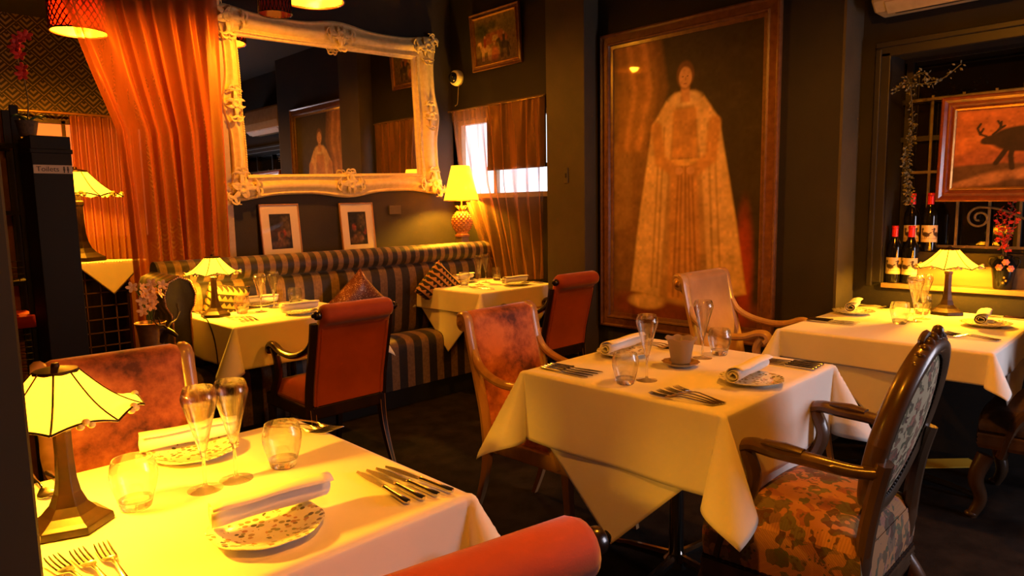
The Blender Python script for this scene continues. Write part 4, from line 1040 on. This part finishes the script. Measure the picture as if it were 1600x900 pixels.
# ---------------------------------------------------------------- ornate mirror
def leaf_curl(b, p, d, L, w, curl, lift=.012):
    n = 9; p = Vector(p); pts = []; a = math.atan2(d[1], d[0]); x, z = p.x, p.z
    for i in range(n):
        f = i/(n-1); pts.append(Vector((x, p.y-lift*math.sin(PI*f), z))); a += curl/(n-1); x += math.cos(a)*L/(n-1); z += math.sin(a)*L/(n-1)
    b.tube(pts, [(w*(.45+.75*math.sin(PI*min(1, .15+.85*i/(n-1))))*(1-.6*(i/(n-1))**3), w*.5) for i in range(n)], 6, up=(0, 1, 0))
def ornament(b, c, dirs, s, seed):
    r = random.Random(seed); c = Vector(c)
    b.ball(c, (s*.20, .016, s*.20), 12, 7)
    for dx, dz in dirs:
        for k in (-1, 0, 1):
            a = math.atan2(dz, dx)+k*.45; leaf_curl(b, c, (math.cos(a), math.sin(a)), s*(.85 if k == 0 else .62), s*.11, k*1.5+r.uniform(-.2, .2))
        nx, nz = -dz, dx
        for q in (-1, 1):
            st = c+Vector((dx*s*.45+nx*q*s*.05, 0, dz*s*.45+nz*q*s*.05)); leaf_curl(b, st, (dx+nx*q*.3, dz+nz*q*.3), s*.75, s*.075, -q*2.6)
            st = c+Vector((dx*s*.9, 0, dz*s*.9)); leaf_curl(b, st, (dx+nx*q*.5, dz+nz*q*.5), s*.6, s*.055, q*3.4)
    for k in range(10):
        a = k*2*PI/10; leaf_curl(b, c, (math.cos(a), math.sin(a)), s*.34, s*.075, .9, .018)
t = thing('ornate_mirror', 'large mirror in an ornate ivory carved frame above the banquette', 'mirror', (2.70, 4.455, 2.015), 0); t.rotation_euler = (0, R(-1.7), 0)
ow, oh = .850, .590; il, ir, ib, it = -.735, .650, -.445, .43
NS = 40
def outer(s):                       # s in 0..4 around the rectangle, corner at integers, from lower left
    k = int(s) % 4; f = s-int(s); sw = .016*abs(math.cos(PI*2*f))**2*math.cos(2*PI*f*2)+.010*math.cos(4*PI*f)
    A = [(-ow, -oh), (ow, -oh), (ow, oh), (-ow, oh)]; p, q = A[k], A[(k+1) % 4]; x = lerp(p[0], q[0], f); z = lerp(p[1], q[1], f)
    n = [(0, -1), (1, 0), (0, 1), (-1, 0)][k]; return (x+n[0]*sw, z+n[1]*sw)
def inner(s):
    k = int(s) % 4; f = s-int(s); A = [(il, ib), (ir, ib), (ir, it), (il, it)]; p, q = A[k], A[(k+1) % 4]; return (lerp(p[0], q[0], f), lerp(p[1], q[1], f))
PR = [(1, 0), (1.02, .02), (1.0, .038), (.93, .046), (.86, .038), (.80, .040), (.70, .052), (.58, .060), (.46, .056), (.36, .044), (.30, .032), (.24, .034), (.18, .040), (.12, .034), (.08, .024), (.03, .022), (0, .010), (0, .004)]
b = MB()
def mf(u, v):
    s = v*4-.00001 if v > .9999 else v*4; o_, i_ = outer(s), inner(s); k, d = PR[int(round(u*(len(PR)-1)))]
    return Vector((lerp(i_[0], o_[0], k), -d, lerp(i_[1], o_[1], k)))
b.grid(mf, len(PR), NS*4+1)
b.build('frame', 'ivory', t, split=45)
bead = [Vector((lerp(inner(s)[0], outer(s)[0], .13), -.042, lerp(inner(s)[1], outer(s)[1], .13))) for s in [i/60*4*.99999 for i in range(61)]]
PP = []; RR = []
for i in range(len(bead)-1):
    for k in range(4):
        PP += [bead[i].lerp(bead[i+1], (k)/4), bead[i].lerp(bead[i+1], (k+.5)/4)]; RR += [.0025, .006]
MB().tube(PP, RR, 6).build('beading', 'ivory', t)
MB().box(((il+ir)/2, -.004, (ib+it)/2), (ir-il+.03, .004, it-ib+.03)).build('mirror_glass', 'mirror', t, smooth=False)
for i, (sx, sz) in enumerate(((-1, -1), (1, -1), (1, 1), (-1, 1))):
    b = MB(); cx = lerp((il, ir)[sx > 0], sx*ow, .62); cz = lerp((ib, it)[sz > 0], sz*oh, .62)
    ornament(b, (cx, -.060, cz), [(-sx, 0), (0, -sz), (sx*.6, sz*.6)], .135, i); b.build('corner_ornament', 'ivory', t, split=60)
for i, (x, z, dr) in enumerate((((0, (ib-oh)/2-.01, ((1, 0), (-1, 0), (0, 1)))), (0, (it+oh)/2+.01, ((1, 0), (-1, 0), (0, -1))), ((il-ow)/2-.01, .0, ((0, 1), (0, -1))), ((ir+ow)/2+.02, 0, ((0, 1), (0, -1))))):
    b = MB(); ornament(b, (x, -.064, z), dr, .115, i+9); b.build('side_ornament', 'ivory', t, split=60)

# ---------------------------------------------------------------- curtains
def curtain(label, name, fn, mat, nu, nv, cat='curtain'):
    b = MB(); b.grid(fn, nu, nv); return tag(b.build(name, mat, None, split=0), label, cat)
def interp(tab, z):
    zs = [a for a, _ in tab]; return float(np.interp(z, zs, [v for _, v in tab]))
LE = [(.15, 1.24), (.99, 1.225), (1.4, 1.215), (1.78, 1.195), (2.1, 1.09), (2.43, .99), (2.97, .86)]
def redc(u, v):
    z = lerp(2.95, .15, v); x0 = interp(LE, z); x = lerp(x0, 1.795, u)
    ph = u*2*PI*8.5+1.5*math.sin(u*11+1)+.5*math.sin(v*5+u*9)
    y = 4.36+(.016+.020*v)*math.sin(ph)+.009*math.sin(u*61+v*9+2*math.sin(u*19))+.02*math.sin(v*4+u*4)
    return Vector((x+.012*math.sin(ph*.5+v*3), y, z))
curtain('rust sheer curtain swept aside in the opening left of the mirror', 'sheer_curtain', redc, 'sheer_red', 260, 110)
def brownc(u, v):
    z = lerp(2.085, .78, v); y0 = interp([(.78, 3.98), (1.1, 4.10), (1.5, 4.30), (2.09, 4.40)], z); y = lerp(y0, 3.385, u)
    ph = u*2*PI*8+1.3*math.sin(u*13)+.6*math.sin(v*5+u*7)
    x = 3.688+(.010+.012*v)*math.sin(ph)+.005*math.sin(u*71+v*9+math.sin(u*23))
    z += -.05*math.sin(PI*u)*v*.5
    return Vector((x, y+.012*math.sin(ph*.6+v*3), z))
curtain('brown sheer curtain gathered over the daylit window', 'window_curtain', brownc, 'sheer_brown', 200, 80)
tag(MB().tube([(3.69, 4.44, 2.088), (3.69, 3.37, 2.092)], .007, 8).build('curtain_rod', 'walnut', None), 'thin rod carrying the brown sheer curtain', 'curtain rod')
def goldc(u, v):
    z = lerp(2.17, .008, v); x = lerp(1.57, 2.12, u); ph = u*2*PI*9+.6*math.sin(v*3+u*8)
    return Vector((x, 7.06+.03*math.sin(ph), z))
curtain('gold sheer curtain glowing in the rear room', 'rear_curtain', goldc, 'sheer_gold', 110, 20)
tag(MB().tube([(1.2, 7.06, 2.185), (2.2, 7.06, 2.185)], .012, 8).build('curtain_rod', 'gold', None), 'brass curtain rod in the rear room', 'curtain rod')

# ---------------------------------------------------------------- pendant lamps
def pendant(label, loc, r, h, power, open_=True, col='liner', group='pendant lamps'):
    t = thing('pendant_lamp', label, 'pendant lamp', loc, 0, group)
    b = MB(); n = 26
    for s in (-1, 1):
        for k in range(n):
            b.tube([(r*math.cos(2*PI*k/n+s*i*.13), r*math.sin(2*PI*k/n+s*i*.13), i*h/7) for i in range(8)], r*.026, 4)
    for z in (0, h): b.tube([(r*math.cos(2*PI*i/40), r*math.sin(2*PI*i/40), z) for i in range(41)], r*.035, 6)
    sh = b.build('shade', 'pendmetal', t, split=0)
    rn = random.Random(3)
    b = MB().lathe([(r*.972, .002), (r*.972, h)], 48, cap=False); b.build('drum', 'darkred', sh)
    b = MB(); b.grid(lambda u, v: Vector((r*.93*(1+.03*math.sin(u*60+v*9))*math.cos(2*PI*u), r*.93*(1+.03*math.sin(u*47+v*13))*math.sin(2*PI*u), lerp(.004, h, v))), 48, 9, True)
    b.add([(r*.93*math.cos(2*PI*i/24), r*.93*math.sin(2*PI*i/24), h) for i in range(24)], [tuple(range(24))])
    b.build('liner', col, sh)
    MB().lathe([(.0, h*.30), (.02, h*.32), (.032, h*.42), (.030, h*.52), (.016, h*.66), (.014, h*.8)], 16).build('bulb', 'bulb', t)
    top = 3.0-loc[2]
    MB().tube([(0, 0, h*.8), (0, 0, top-.02)], .004, 6).build('cable', 'black', t)
    MB().lathe([(.0, top-.03), (.04, top-.028), (.05, top-.004), (.05, top)], 20).build('ceiling_rose', 'black', t)
    light('pendant_light', 'POINT', (0, 0, h*.13), power, PEND_COL, .04, parent=t)
    return t
pendant('glowing lattice pendant lamp in front of the mirror top', (2.13, 3.77, 2.53), .18, .20, PEND_W)
pendant('glowing lattice pendant lamp behind the rust curtain', (1.26, 5.22, 2.48), .165, .22, PEND_W*2.6)
pendant('small dark red pendant before the larger glowing one', (1.65, 3.29, 2.27), .078, .26, .25, col='darkred')
pendant('added lattice pendant out of view above the camera, lighting the near tables', (.42, .25, 2.15), .17, .22, PEND_W*.7)  # unseen pendant, added to light the near cloths and chair roll from above
pendant('added lattice pendant out of view above the tapestry chair, lighting the central table', (2.45, .70, 2.42), .17, .22, PEND_W*.85)  # unseen extra pendant, put in to light the central table from the right

# ---------------------------------------------------------------- corner pineapple lamp
MB_ = MB().box((0, 0, .05), (.075, .075, .10))
tag(MB_.build('lamp_plinth', 'trimpaint', None, smooth=False, bevel=.004, loc=(3.56, 4.15, .98)), 'small square plinth under the pineapple lamp', 'plinth')
t = thing('pineapple_lamp', 'amber pineapple table lamp with yellow cone shade in the corner', 'lamp', (3.56, 4.15, 1.08))
b = MB().lathe([(.0, 0), (.058, 0), (.060, .006), (.058, .014), (.046, .022), (.044, .034), (.036, .040), (.0, .041)], 28, cap=False); b.build('base', 'pineapple', t)
b = MB()
nr, nu = 9, 12
def pine(u, v):
    r = .074*math.sin(PI*(.14+.78*v))**.65; z = .036+.165*v; a = u*2*PI
    d = abs(math.sin(a*6+v*PI*5))*abs(math.sin(a*6-v*PI*5)); r += .013*d
    return Vector((r*math.cos(a), r*math.sin(a), z))
b.grid(pine, 96, 46, True); b.build('pineapple_body', 'pineapple', t, split=0)
b = MB()
for k in range(12):
    a = 2*PI*k/12; q = .03 if k % 2 else .018
    b.tube(bez([(.012*math.cos(a), .012*math.sin(a), .195), (q*math.cos(a), q*math.sin(a), .222), ((q+.022)*math.cos(a), (q+.022)*math.sin(a), .245)], 8), [(.009, .003)]*5+[(.006, .002), (.002, .001), (.002, .001), (.001, .001)], 6)
b.tube([(0, 0, .17), (0, 0, .30)], .006, 8); b.build('leaf_crown', 'pineapple', t)
b = MB().lathe([(.138, .285), (.072, .555)], 48, cap=False); sh = b.build('lamp_shade', 'shadecloth', t, solid_=.002)
MB().tube([(.138*math.cos(2*PI*i/48), .138*math.sin(2*PI*i/48), .285) for i in range(49)], .003, 6).build('shade_trim', 'gold', sh)
b = MB().ball((0, 0, .36), (.028, .028, .04)); b.build('bulb', 'bulb', t)
light('lamp_light', 'POINT', (0, 0, .36), LAMP_W*2.2, LAMP_COL, .03, parent=t)

# ---------------------------------------------------------------- things on the walls
t = thing('security_camera', 'small dome security camera in the corner right of the mirror', 'camera', (3.745, 4.36, 2.355))
def xl(b):
    b.v = [(-z, y, x) for x, y, z in b.v]; return b
xl(MB().lathe([(.0, 0), (.062, 0), (.064, .02), (.058, .048), (.046, .056), (.0, .05)], 28, cap=False)).build('housing', 'white', t)
xl(MB().ball((0, 0, .056), (.043, .043, .040), 20, 12)).build('lens_dome', 'blackgloss', t)
MB().tube(bez([(-.004, 0, -.06), (-.004, .01, -.14), (-.004, .02, -.20), (-.004, .05, -.215)], 14), .004, 6).build('cable', 'trimpaint', t)
t = thing('light_switch', 'narrow dark switch plate on the pillar', 'switch', (3.60, 3.09, 1.515))
MB().box((-.004, 0, 0), (.008, .036, .105)).build('plate', 'pillarpaint', t, smooth=False, bevel=.002)
MB().box((-.010, 0, 0), (.006, .012, .03)).build('rocker', 'darkwin', t, smooth=False, bevel=.001)
t = thing('wall_socket', 'small dark junction plate below the right end of the mirror', 'socket', (3.13, 4.46, 1.30))
MB().box((0, -.010, 0), (.11, .02, .07)).build('plate', 'pillarpaint', t, smooth=False, bevel=.003)
t = thing('air_conditioner', 'cream wall air conditioner at the top right', 'air conditioner', (4.0, .80, 2.25))
b = MB(); b.extrude([(-.0, .0), (-.15, .0), (-.20, .04), (-.215, .12), (-.20, .27), (-.17, .30), (0, .30)], 'y', -.45, .45)
b.build('body', 'trimpaint', t, smooth=False, bevel=.012)
MB().box((-.165, 0, .012), (.075, .78, .008), (0, R(38), 0)).build('air_flap', 'trimpaint', t, smooth=False, bevel=.002)
MB().box((-.11, 0, -.0015), (.08, .74, .003)).build('vent', 'darkwin', t, smooth=False)

# ---------------------------------------------------------------- alcove: bottles, grille, vase, garland
def duck_label():
    p = Paint(.105, .088, 64, (.62, .50, .33))
    d = (.055, .030, .016)
    for ox in (.028, .085):
        p.ell(ox+.008, .040, .020, .012, d, .2, -.25); p.line([(ox-.008, .040), (ox-.012, .058), (ox-.008, .066)], .0045, d); p.ell(ox-.009, .069, .006, .005, d)
        p.line([(ox-.014, .068), (ox-.021, .066)], .002, d); p.line([(ox+.024, .045), (ox+.033, .05)], .003, d)
        p.line([(ox+.004, .030), (ox+.004, .022)], .0016, d); p.line([(ox+.012, .030), (ox+.012, .022)], .0016, d)
    p.line([(.01, .018), (.095, .018)], .0008, d); p.line([(.02, .011), (.085, .011)], .0006, d); return p
t = thing('wine_bottle', 'duck label wine bottle on the sill, farthest left of the lower pair', 'wine bottle', (4.045, 1.158, .867), 0, 'red capped wine bottles')
o = [(.0, .004), (.020, .0), (.0365, .003), (.0375, .012), (.0375, .185), (.034, .205), (.020, .232), (.0145, .25), (.0140, .29), (.0155, .291), (.0155, .302), (.012, .304), (0, .304)]
MB().lathe(o, 32, cap=False).build('bottle_glass', 'bottle', t, split=50)
MB().lathe([(.0150, .243), (.0155, .246), (.0152, .292), (.0165, .293), (.0165, .304), (.0145, .306), (.0, .3065)], 24, cap=False).build('capsule', 'capsule', t, split=50)
lo = bpy.data.objects.new('label', duck_label().mesh('duck_label', 'print', curve=.0381)); COL.objects.link(lo); lo.parent = t; lo.location = (0, 0, .093); lo.rotation_euler = (0, 0, R(-78))
lo['label'] = 'cream label with a black duck'
for l, x, y, z, rz in (('duck label wine bottle on the sill, right one of the lower pair', 4.045, 1.079, .867, -14), ('duck label wine bottle on the upper ledge behind the dried vine', 4.125, 1.103, 1.037, 10), ('duck label wine bottle on the upper ledge, nearest the stag painting', 4.125, 1.017, 1.037, 2)):
    dup(t, (x, y, z), R(rz), l)
t = thing('iron_grille', 'wrought iron grille with a scroll in front of the alcove window', 'grille', (4.195, .2, 1.035))
b = MB()
for y in (.85, .71, .57, .44, .30, .1, -.1, -.4): b.box((0, y, .42), (.012, .012, .80))
for z in (.025, .42, .80): b.box((0, .1, z), (.014, 1.7, .014))
b.build('bars', 'iron', t, smooth=False)
def spiral(cy, cz, r0, r1, turns, a0, sgn): return [Vector((-.008, cy+lerp(r0, r1, i/40)*math.cos(a0+sgn*turns*2*PI*i/40), cz+lerp(r0, r1, i/40)*math.sin(a0+sgn*turns*2*PI*i/40))) for i in range(41)]
for cy, sc in ((.61, 1), (.02, 1)):
    s = spiral(cy, .175, .012, .056, 1.5, R(-90), 1)
    MB().tube(s+bez([s[-1], s[-1]+Vector((0, -.07, -.008)), s[-1]+Vector((0, -.15, -.04)), s[-1]+Vector((0, -.23, -.085))], 18)[1:], .006, 6).build('scroll', 'iron', t)
t = thing('rose_vase', 'black vase painted with pink roses on the sill', 'vase', (4.04, .668, .867))
o = [(.0, .0), (.036, .0), (.040, .006), (.044, .05), (.050, .09), (.050, .115), (.040, .138), (.030, .150), (.033, .160), (.036, .165)]
MB().lathe(o+[(r-.003, z) for r, z in reversed(o[1:])][:6], 32, cap=False).build('body', 'blackgloss', t)
for s in (-1, 1): MB().tube(bez([(0, s*.036, .155), (0, s*.058, .150), (0, s*.060, .125), (0, s*.049, .105)], 14), .005, 6).build('handle', 'blackgloss', t)
for k, (a, z) in enumerate(((198, .135), (168, .110), (222, .105))):
    x, y = .050*math.cos(R(a)), .050*math.sin(R(a)); b = MB()
    if z > .13: x *= .85; y *= .85
    b.ball((x, y, z), (.011, .011, .011), 10, 7)
    for q in range(6): b.ball((x*1.03+.010*math.sin(R(a))*math.cos(q*PI/3), y*1.03-.010*math.cos(R(a))*math.cos(q*PI/3), z+.010*math.sin(q*PI/3)), (.007, .007, .007), 7, 5)
    b.build('painted_rose', 'petal_rose', t)
for k, (a, z) in enumerate(((195, .06), (205, .045), (190, .035))):
    b = MB().ball((.0445*math.cos(R(a)), .0445*math.sin(R(a)), z), (.006, .006, .006), 7, 5); b.build('painted_leaf', 'gold', t)
def blossom(b, c, r, n=5, tilt=None, rnd=random):
    c = Vector(c); q = tilt if tilt is not None else Euler((rnd.uniform(-.9, .9), rnd.uniform(-.9, .9), rnd.uniform(0, 6))).to_matrix()
    for k in range(n):
        a = 2*PI*k/n; d = q @ Vector((math.cos(a), math.sin(a), .25))
        m = Matrix.Translation(c+d*r*.55) @ (q @ Euler((0, -.3, a)).to_matrix()).to_4x4()
        nb = MB().ball((0, 0, 0), (r*.55, r*.34, r*.10), 8, 6); b.add([m @ Vector(v) for v in nb.v], nb.f)
    b.ball(c, r*.16, 6, 5)
rnd = random.Random(4)
t = thing('red_branch', 'red blossom branches standing in the rose vase', 'flowers', (4.04, .668, 1.0))
bs = MB(); bf = MB()
for k in range(6):
    x1, y1 = rnd.uniform(-.03, .03), rnd.uniform(-.045, .05); h = rnd.uniform(.14, .36)
    pts = bez([(0, 0, -.06), (x1*.3, y1*.3, h*.4), (x1*.8, y1*.8, h*.75), (x1*1.1, y1*1.1, h)], 12); bs.tube(pts, .0018, 5)
    for p in pts[3:]:
        for q in range(2): blossom(bf, Vector(p)+Vector((rnd.uniform(-.014, .014), rnd.uniform(-.016, .016), rnd.uniform(-.01, .01))), .0095, 5, None, rnd)
bs.build('stem', 'stem', t); tag(bf.build('blossoms', 'petal_red', t), None, None, None, 'stuff')
t = thing('dried_garland', 'dried leafy vine hanging down the left side of the alcove window', 'garland', (3.965, 1.10, 1.30))
st = MB(); lf = MB()
mains = [bez([(0, -.03, -.01), (-.005, -.015, .10), (0, .0, .22), (0, -.02, .36), (.0, -.01, .52), (0, .01, .62)], 40), bez([(0, .07, .56), (-.01, .02, .60), (-.01, -.06, .585), (0, -.14, .60), (0, -.22, .66)], 24), bez([(0, -.0, .62), (-.01, -.06, .64), (0, -.10, .60)], 10)]
for mi, pts in enumerate(mains):
    st.tube(pts, .003, 5)
    for p in pts:
        for q in range(9 if (mi == 0 and p.z < .40) else 2):
            d = Vector((rnd.uniform(-1, .3), rnd.uniform(-1, 1), rnd.uniform(-1, 1))).normalized(); L = rnd.uniform(.012, .026)
            nb = Vector(p)+d*rnd.uniform(.002, .018); up = d.cross(Vector((rnd.random(), rnd.random(), rnd.random()))).normalized()*L*.3
            lf.add([nb, nb+d*L*.5+up, nb+d*L, nb+d*L*.5-up], [(0, 1, 2, 3)])
st.build('vine', 'stem', t); tag(lf.build('leaves', 'dryleaf', t, solid_=.0006), None, None, None, 'stuff')
tag(MB().box((0, 0, 0), (.31, .11, .006)).build('floor_strip', 'yellow', None, smooth=False, loc=(3.82, .82, .003), rot=(0, 0, R(-44.7))), 'yellow strip on the floor below the alcove table', 'strip')

# ---------------------------------------------------------------- left side: partition, sign, orchid, rack, bucket
t = thing('black_partition', 'tall black partition post carrying the toilets sign', 'partition', (.70, 3.62, 0))
MB().box((0, 0, .8225), (.148, .24, 1.645)).build('panel', 'black', t, smooth=False, bevel=.003)
MB().box((0, 0, 1.58), (.158, .25, .02)).build('moulding', 'black', t, smooth=False, bevel=.004)
t = thing('toilets_sign', 'cream sign reading Toilets with two figure symbols on the black partition', 'sign', (.70, 3.497, 1.503), 0); t.rotation_euler = (0, R(0), R(0))
MB().box((0, 0, 0), (.142, .005, .036)).build('sign_plate', 'signplate', t, smooth=False)
def text_obj(name, s, size, loc, parent, mat):
    cu = bpy.data.curves.new(name, 'FONT'); cu.body = s; cu.size = size; cu.extrude = .0004; cu.align_x = 'LEFT'; cu.align_y = 'CENTER'
    tmp = bpy.data.objects.new(name+'_t', cu); COL.objects.link(tmp); bpy.context.view_layer.update()
    me = bpy.data.meshes.new_from_object(tmp.evaluated_get(bpy.context.evaluated_depsgraph_get())); bpy.data.objects.remove(tmp)
    me.materials.clear(); me.materials.append(M[mat]); o = bpy.data.objects.new(name, me); COL.objects.link(o); o.parent = parent; o.location = loc; o.rotation_euler = (R(90), 0, 0); return o
text_obj('lettering', 'Toilets', .030, (-.062, -.0032, 0), t, 'ink')
for dx in (.040, .054):
    b = MB().ball((dx, -.0028, .0095), (.0034, .0008, .0034), 10, 6); b.box((dx, -.0028, .0005), (.0075, .0012, .011)); b.box((dx, -.0028, -.0095), (.0045, .0012, .010)); b.build('figure_symbol', 'ink', t, smooth=False)
t = thing('orchid_plant', 'red orchid in a dark basket pot on top of the black partition', 'plant', (.640, 3.60, 1.646))
MB().lathe([(.0, 0), (.030, 0), (.036, .03), (.042, .062), (.044, .066), (.038, .066), (.034, .05), (0, .05)], 24, cap=False).build('pot', 'terra', t)
stem = bez([(0, 0, .05), (.012, 0, .14), (.006, .0, .24), (-.012, .0, .33), (-.01, 0, .39), (.03, 0, .43)], 30)
MB().tube(stem, .0028, 6).build('stem', 'stem', t)
b = MB()
for a, L in ((20, .07), (100, .05), (200, .06), (330, .075)):
    d = Vector((math.cos(R(a)), math.sin(R(a)), 0)); s = Vector((-d.y, d.x, 0))
    b.grid(lambda u, v, d=d, s=s, L=L: d*L*v+s*((u-.5)*.034*math.sin(PI*(.08+.9*v)))+Vector((0, 0, .06+.03*math.sin(v*2.4)-.008*abs(u-.5))), 5, 9)
b.build('leaf', 'leaf', t, solid_=.002)
for i, k in enumerate((13, 15, 19, 21, 23, 25, 27, 29)):
    b = MB(); blossom(b, Vector(stem[k])+Vector((rnd.uniform(-.012, .012), -.008, rnd.uniform(-.008, .008))), .026, 5, Euler((R(75), rnd.uniform(-.5, .5), rnd.uniform(-.6, .6))).to_matrix(), rnd)
    b.build('flower', 'petal_red', t)
t = thing('wire_rack', 'dark shelf rack with wire grids at the left edge', 'rack', (.50, 3.90, 0))
b = MB()
for x in (-.13, .13):
    for y in (-.1, .1): b.box((x, y, .9), (.03, .03, 1.8))
b.build('upright', 'black', t, smooth=False)
for z in (.45, .83, 1.0, 1.32, 1.62):
    MB().box((0, 0, z), (.26, .22, .02)).build('shelf', 'black', t, smooth=False)
for z0, z1 in ((.46, .79), (1.01, 1.10)):
    b = MB()
    for k in range(9): b.tube([(-.12+k*.03, -.095, z0), (-.12+k*.03, -.095, z1)], .0022, 4)
    for k in range(int((z1-z0)/.03)+1): b.tube([(-.12, -.095, z0+k*.03), (.12, -.095, z0+k*.03)], .0022, 4)
    b.build('wire_grid', 'black', t, smooth=False)
MB().box((0, .11, .9), (.28, .012, 1.8)).build('back_panel', 'tileback', t, smooth=False)
b = MB(); b.grid(lambda u, v: Vector((lerp(.37, .63, u), [4.0, 3.79, 3.775, 3.772][min(3, int(round(v*3)))]+.003*math.sin(u*19), [.852, .852, .846, .795][min(3, int(round(v*3)))])), 20, 4)
tag(b.build('red_cloth', 'red', None, solid_=.004), 'red cloth over a shelf of the dark rack', 'cloth')
t = thing('side_table', 'small dark round side table left of the banquette arm', 'table', (1.035, 3.50, 0))
MB().lathe([(.13, .612), (.135, .616), (.135, .632), (.13, .636)], 32).build('tabletop', 'mahog', t)
MB().lathe([(.10, 0), (.10, .015), (.02, .05), (.016, .3), (.022, .5), (.05, .612)], 20).build('column', 'mahog', t)
t = thing('wine_bucket', 'brass wine bucket with a stag head handle beside the banquette', 'bucket', (1.035, 3.50, .637))
MB().lathe([(.0, .0), (.045, .0), (.048, .006), (.058, .11), (.066, .150), (.070, .155), (.066, .157), (.060, .145), (.048, .012), (.0, .010)], 36, cap=False).build('bucket_body', 'goldmetal', t)
sd = Vector((.66, -.75, 0)).normalized(); pd = Vector((sd.y, -sd.x, 0))*-1
hb = sd*.062+Vector((0, 0, .10))
b = MB(); b.tube([hb-sd*.02+Vector((0, 0, -.035)), hb+sd*.006+Vector((0, 0, .0)), hb+sd*.022+Vector((0, 0, .016)), hb+sd*.044+Vector((0, 0, .004)), hb+sd*.062+Vector((0, 0, -.010)), hb+sd*.068+Vector((0, 0, -.014))], [.020, .017, .016, .012, .009, .004], 12)
for s in (-1, 1): b.tube([hb+sd*.02+pd*s*.010+Vector((0, 0, .024)), hb+sd*.012+pd*s*.026+Vector((0, 0, .028)), hb+sd*.006+pd*s*.040+Vector((0, 0, .026))], [(.004, .006), (.004, .008), (.001, .002)], 6)
hd = b.build('stag_head', 'bronze', t)
for s in (-1, 1):
    b = MB(); c = hb+sd*.02+pd*s*.006+Vector((0, 0, .028))
    m = bez([c, c+pd*s*.03+Vector((0, 0, .018)), c+pd*s*.075+Vector((0, 0, .030)), c+pd*s*.098+Vector((0, 0, .065)), c+pd*s*.094+Vector((0, 0, .105))], 20)
    b.tube(m, [lerp(.0050, .002, i/20) for i in range(len(m))], 7)
    for k, (dx, dz) in ((7, (.012, .040)), (12, (.030, .020)), (16, (-.018, .034))): b.tube([m[k], m[k]+pd*s*dx*.6+Vector((0, 0, dz*.6)), m[k]+pd*s*dx+Vector((0, 0, dz))], [.0036, .0028, .001], 6)
    b.build('antler', 'bronze', hd)
t = thing('orchid_spray', 'pale orchid sprays standing in the brass bucket', 'flowers', (1.035, 3.50, .66))
stems = [bez([(0, 0, 0), (.01*s, 0, .15), (.03*s-.005, -.01, .24), (.055*s-.01, -.02, .31)], 14) for s in (-1, -.35, .4, .9)]
b = MB()
for s in stems: b.tube(s, .002, 5)
b.build('stem', 'leaf', t)
for si, s in enumerate(stems):
    for k in (6, 8, 10, 12, 14)[si % 2:]:
        if k < len(s):
            b = MB(); blossom(b, Vector(s[k])+Vector((rnd.uniform(-.02, .02), -.012, rnd.uniform(-.01, .01))), .026, 5, Euler((R(70), rnd.uniform(-.6, .6), rnd.uniform(-.7, .7))).to_matrix(), rnd); b.build('flower', 'petal_pink', t)

# ---------------------------------------------------------------- rear room
t = thing('wine_cabinet', 'dark cabinet with a square wine rack lattice in the rear room', 'cabinet', (1.34, 6.2, 0))
b = MB(); b.box((0, .19, .46), (.60, .02, .92)); b.box((-.29, 0, .46), (.02, .4, .92)); b.box((.29, 0, .46), (.02, .4, .92)); b.box((0, 0, .03), (.6, .4, .06)); b.build('body', 'mahog', t, smooth=False)
MB().box((0, 0, .93), (.66, .46, .02)).build('cabinet_top', 'mahog', t, smooth=False, bevel=.004)
b = MB()
for k in range(1, 6): b.box((-.3+k*.1, -.19, .49), (.008, .012, .86))
for k in range(0, 9): b.box((0, -.19, .07+k*.105), (.58, .012, .008))
b.build('lattice', 'walnut', t, smooth=False)
b = MB()
def nap(u, v):
    x = (u-.5)*.40; d = v*.47-.235; w = 1
    px = (x*.7071-d*.7071); py = (x*.7071+d*.7071)
    X_ = 1.50+px*.9; Y_ = 5.98-py*-.9
    if Y_ < 5.965: return Vector((X_, 5.962, .943-(5.965-Y_)))
    return Vector((X_, Y_, .943))
b.grid(nap, 30, 30); tag(b.build('napkin_cloth', 'napkin', None, solid_=.002), 'white cloth with a hanging corner on the rear cabinet', 'cloth')
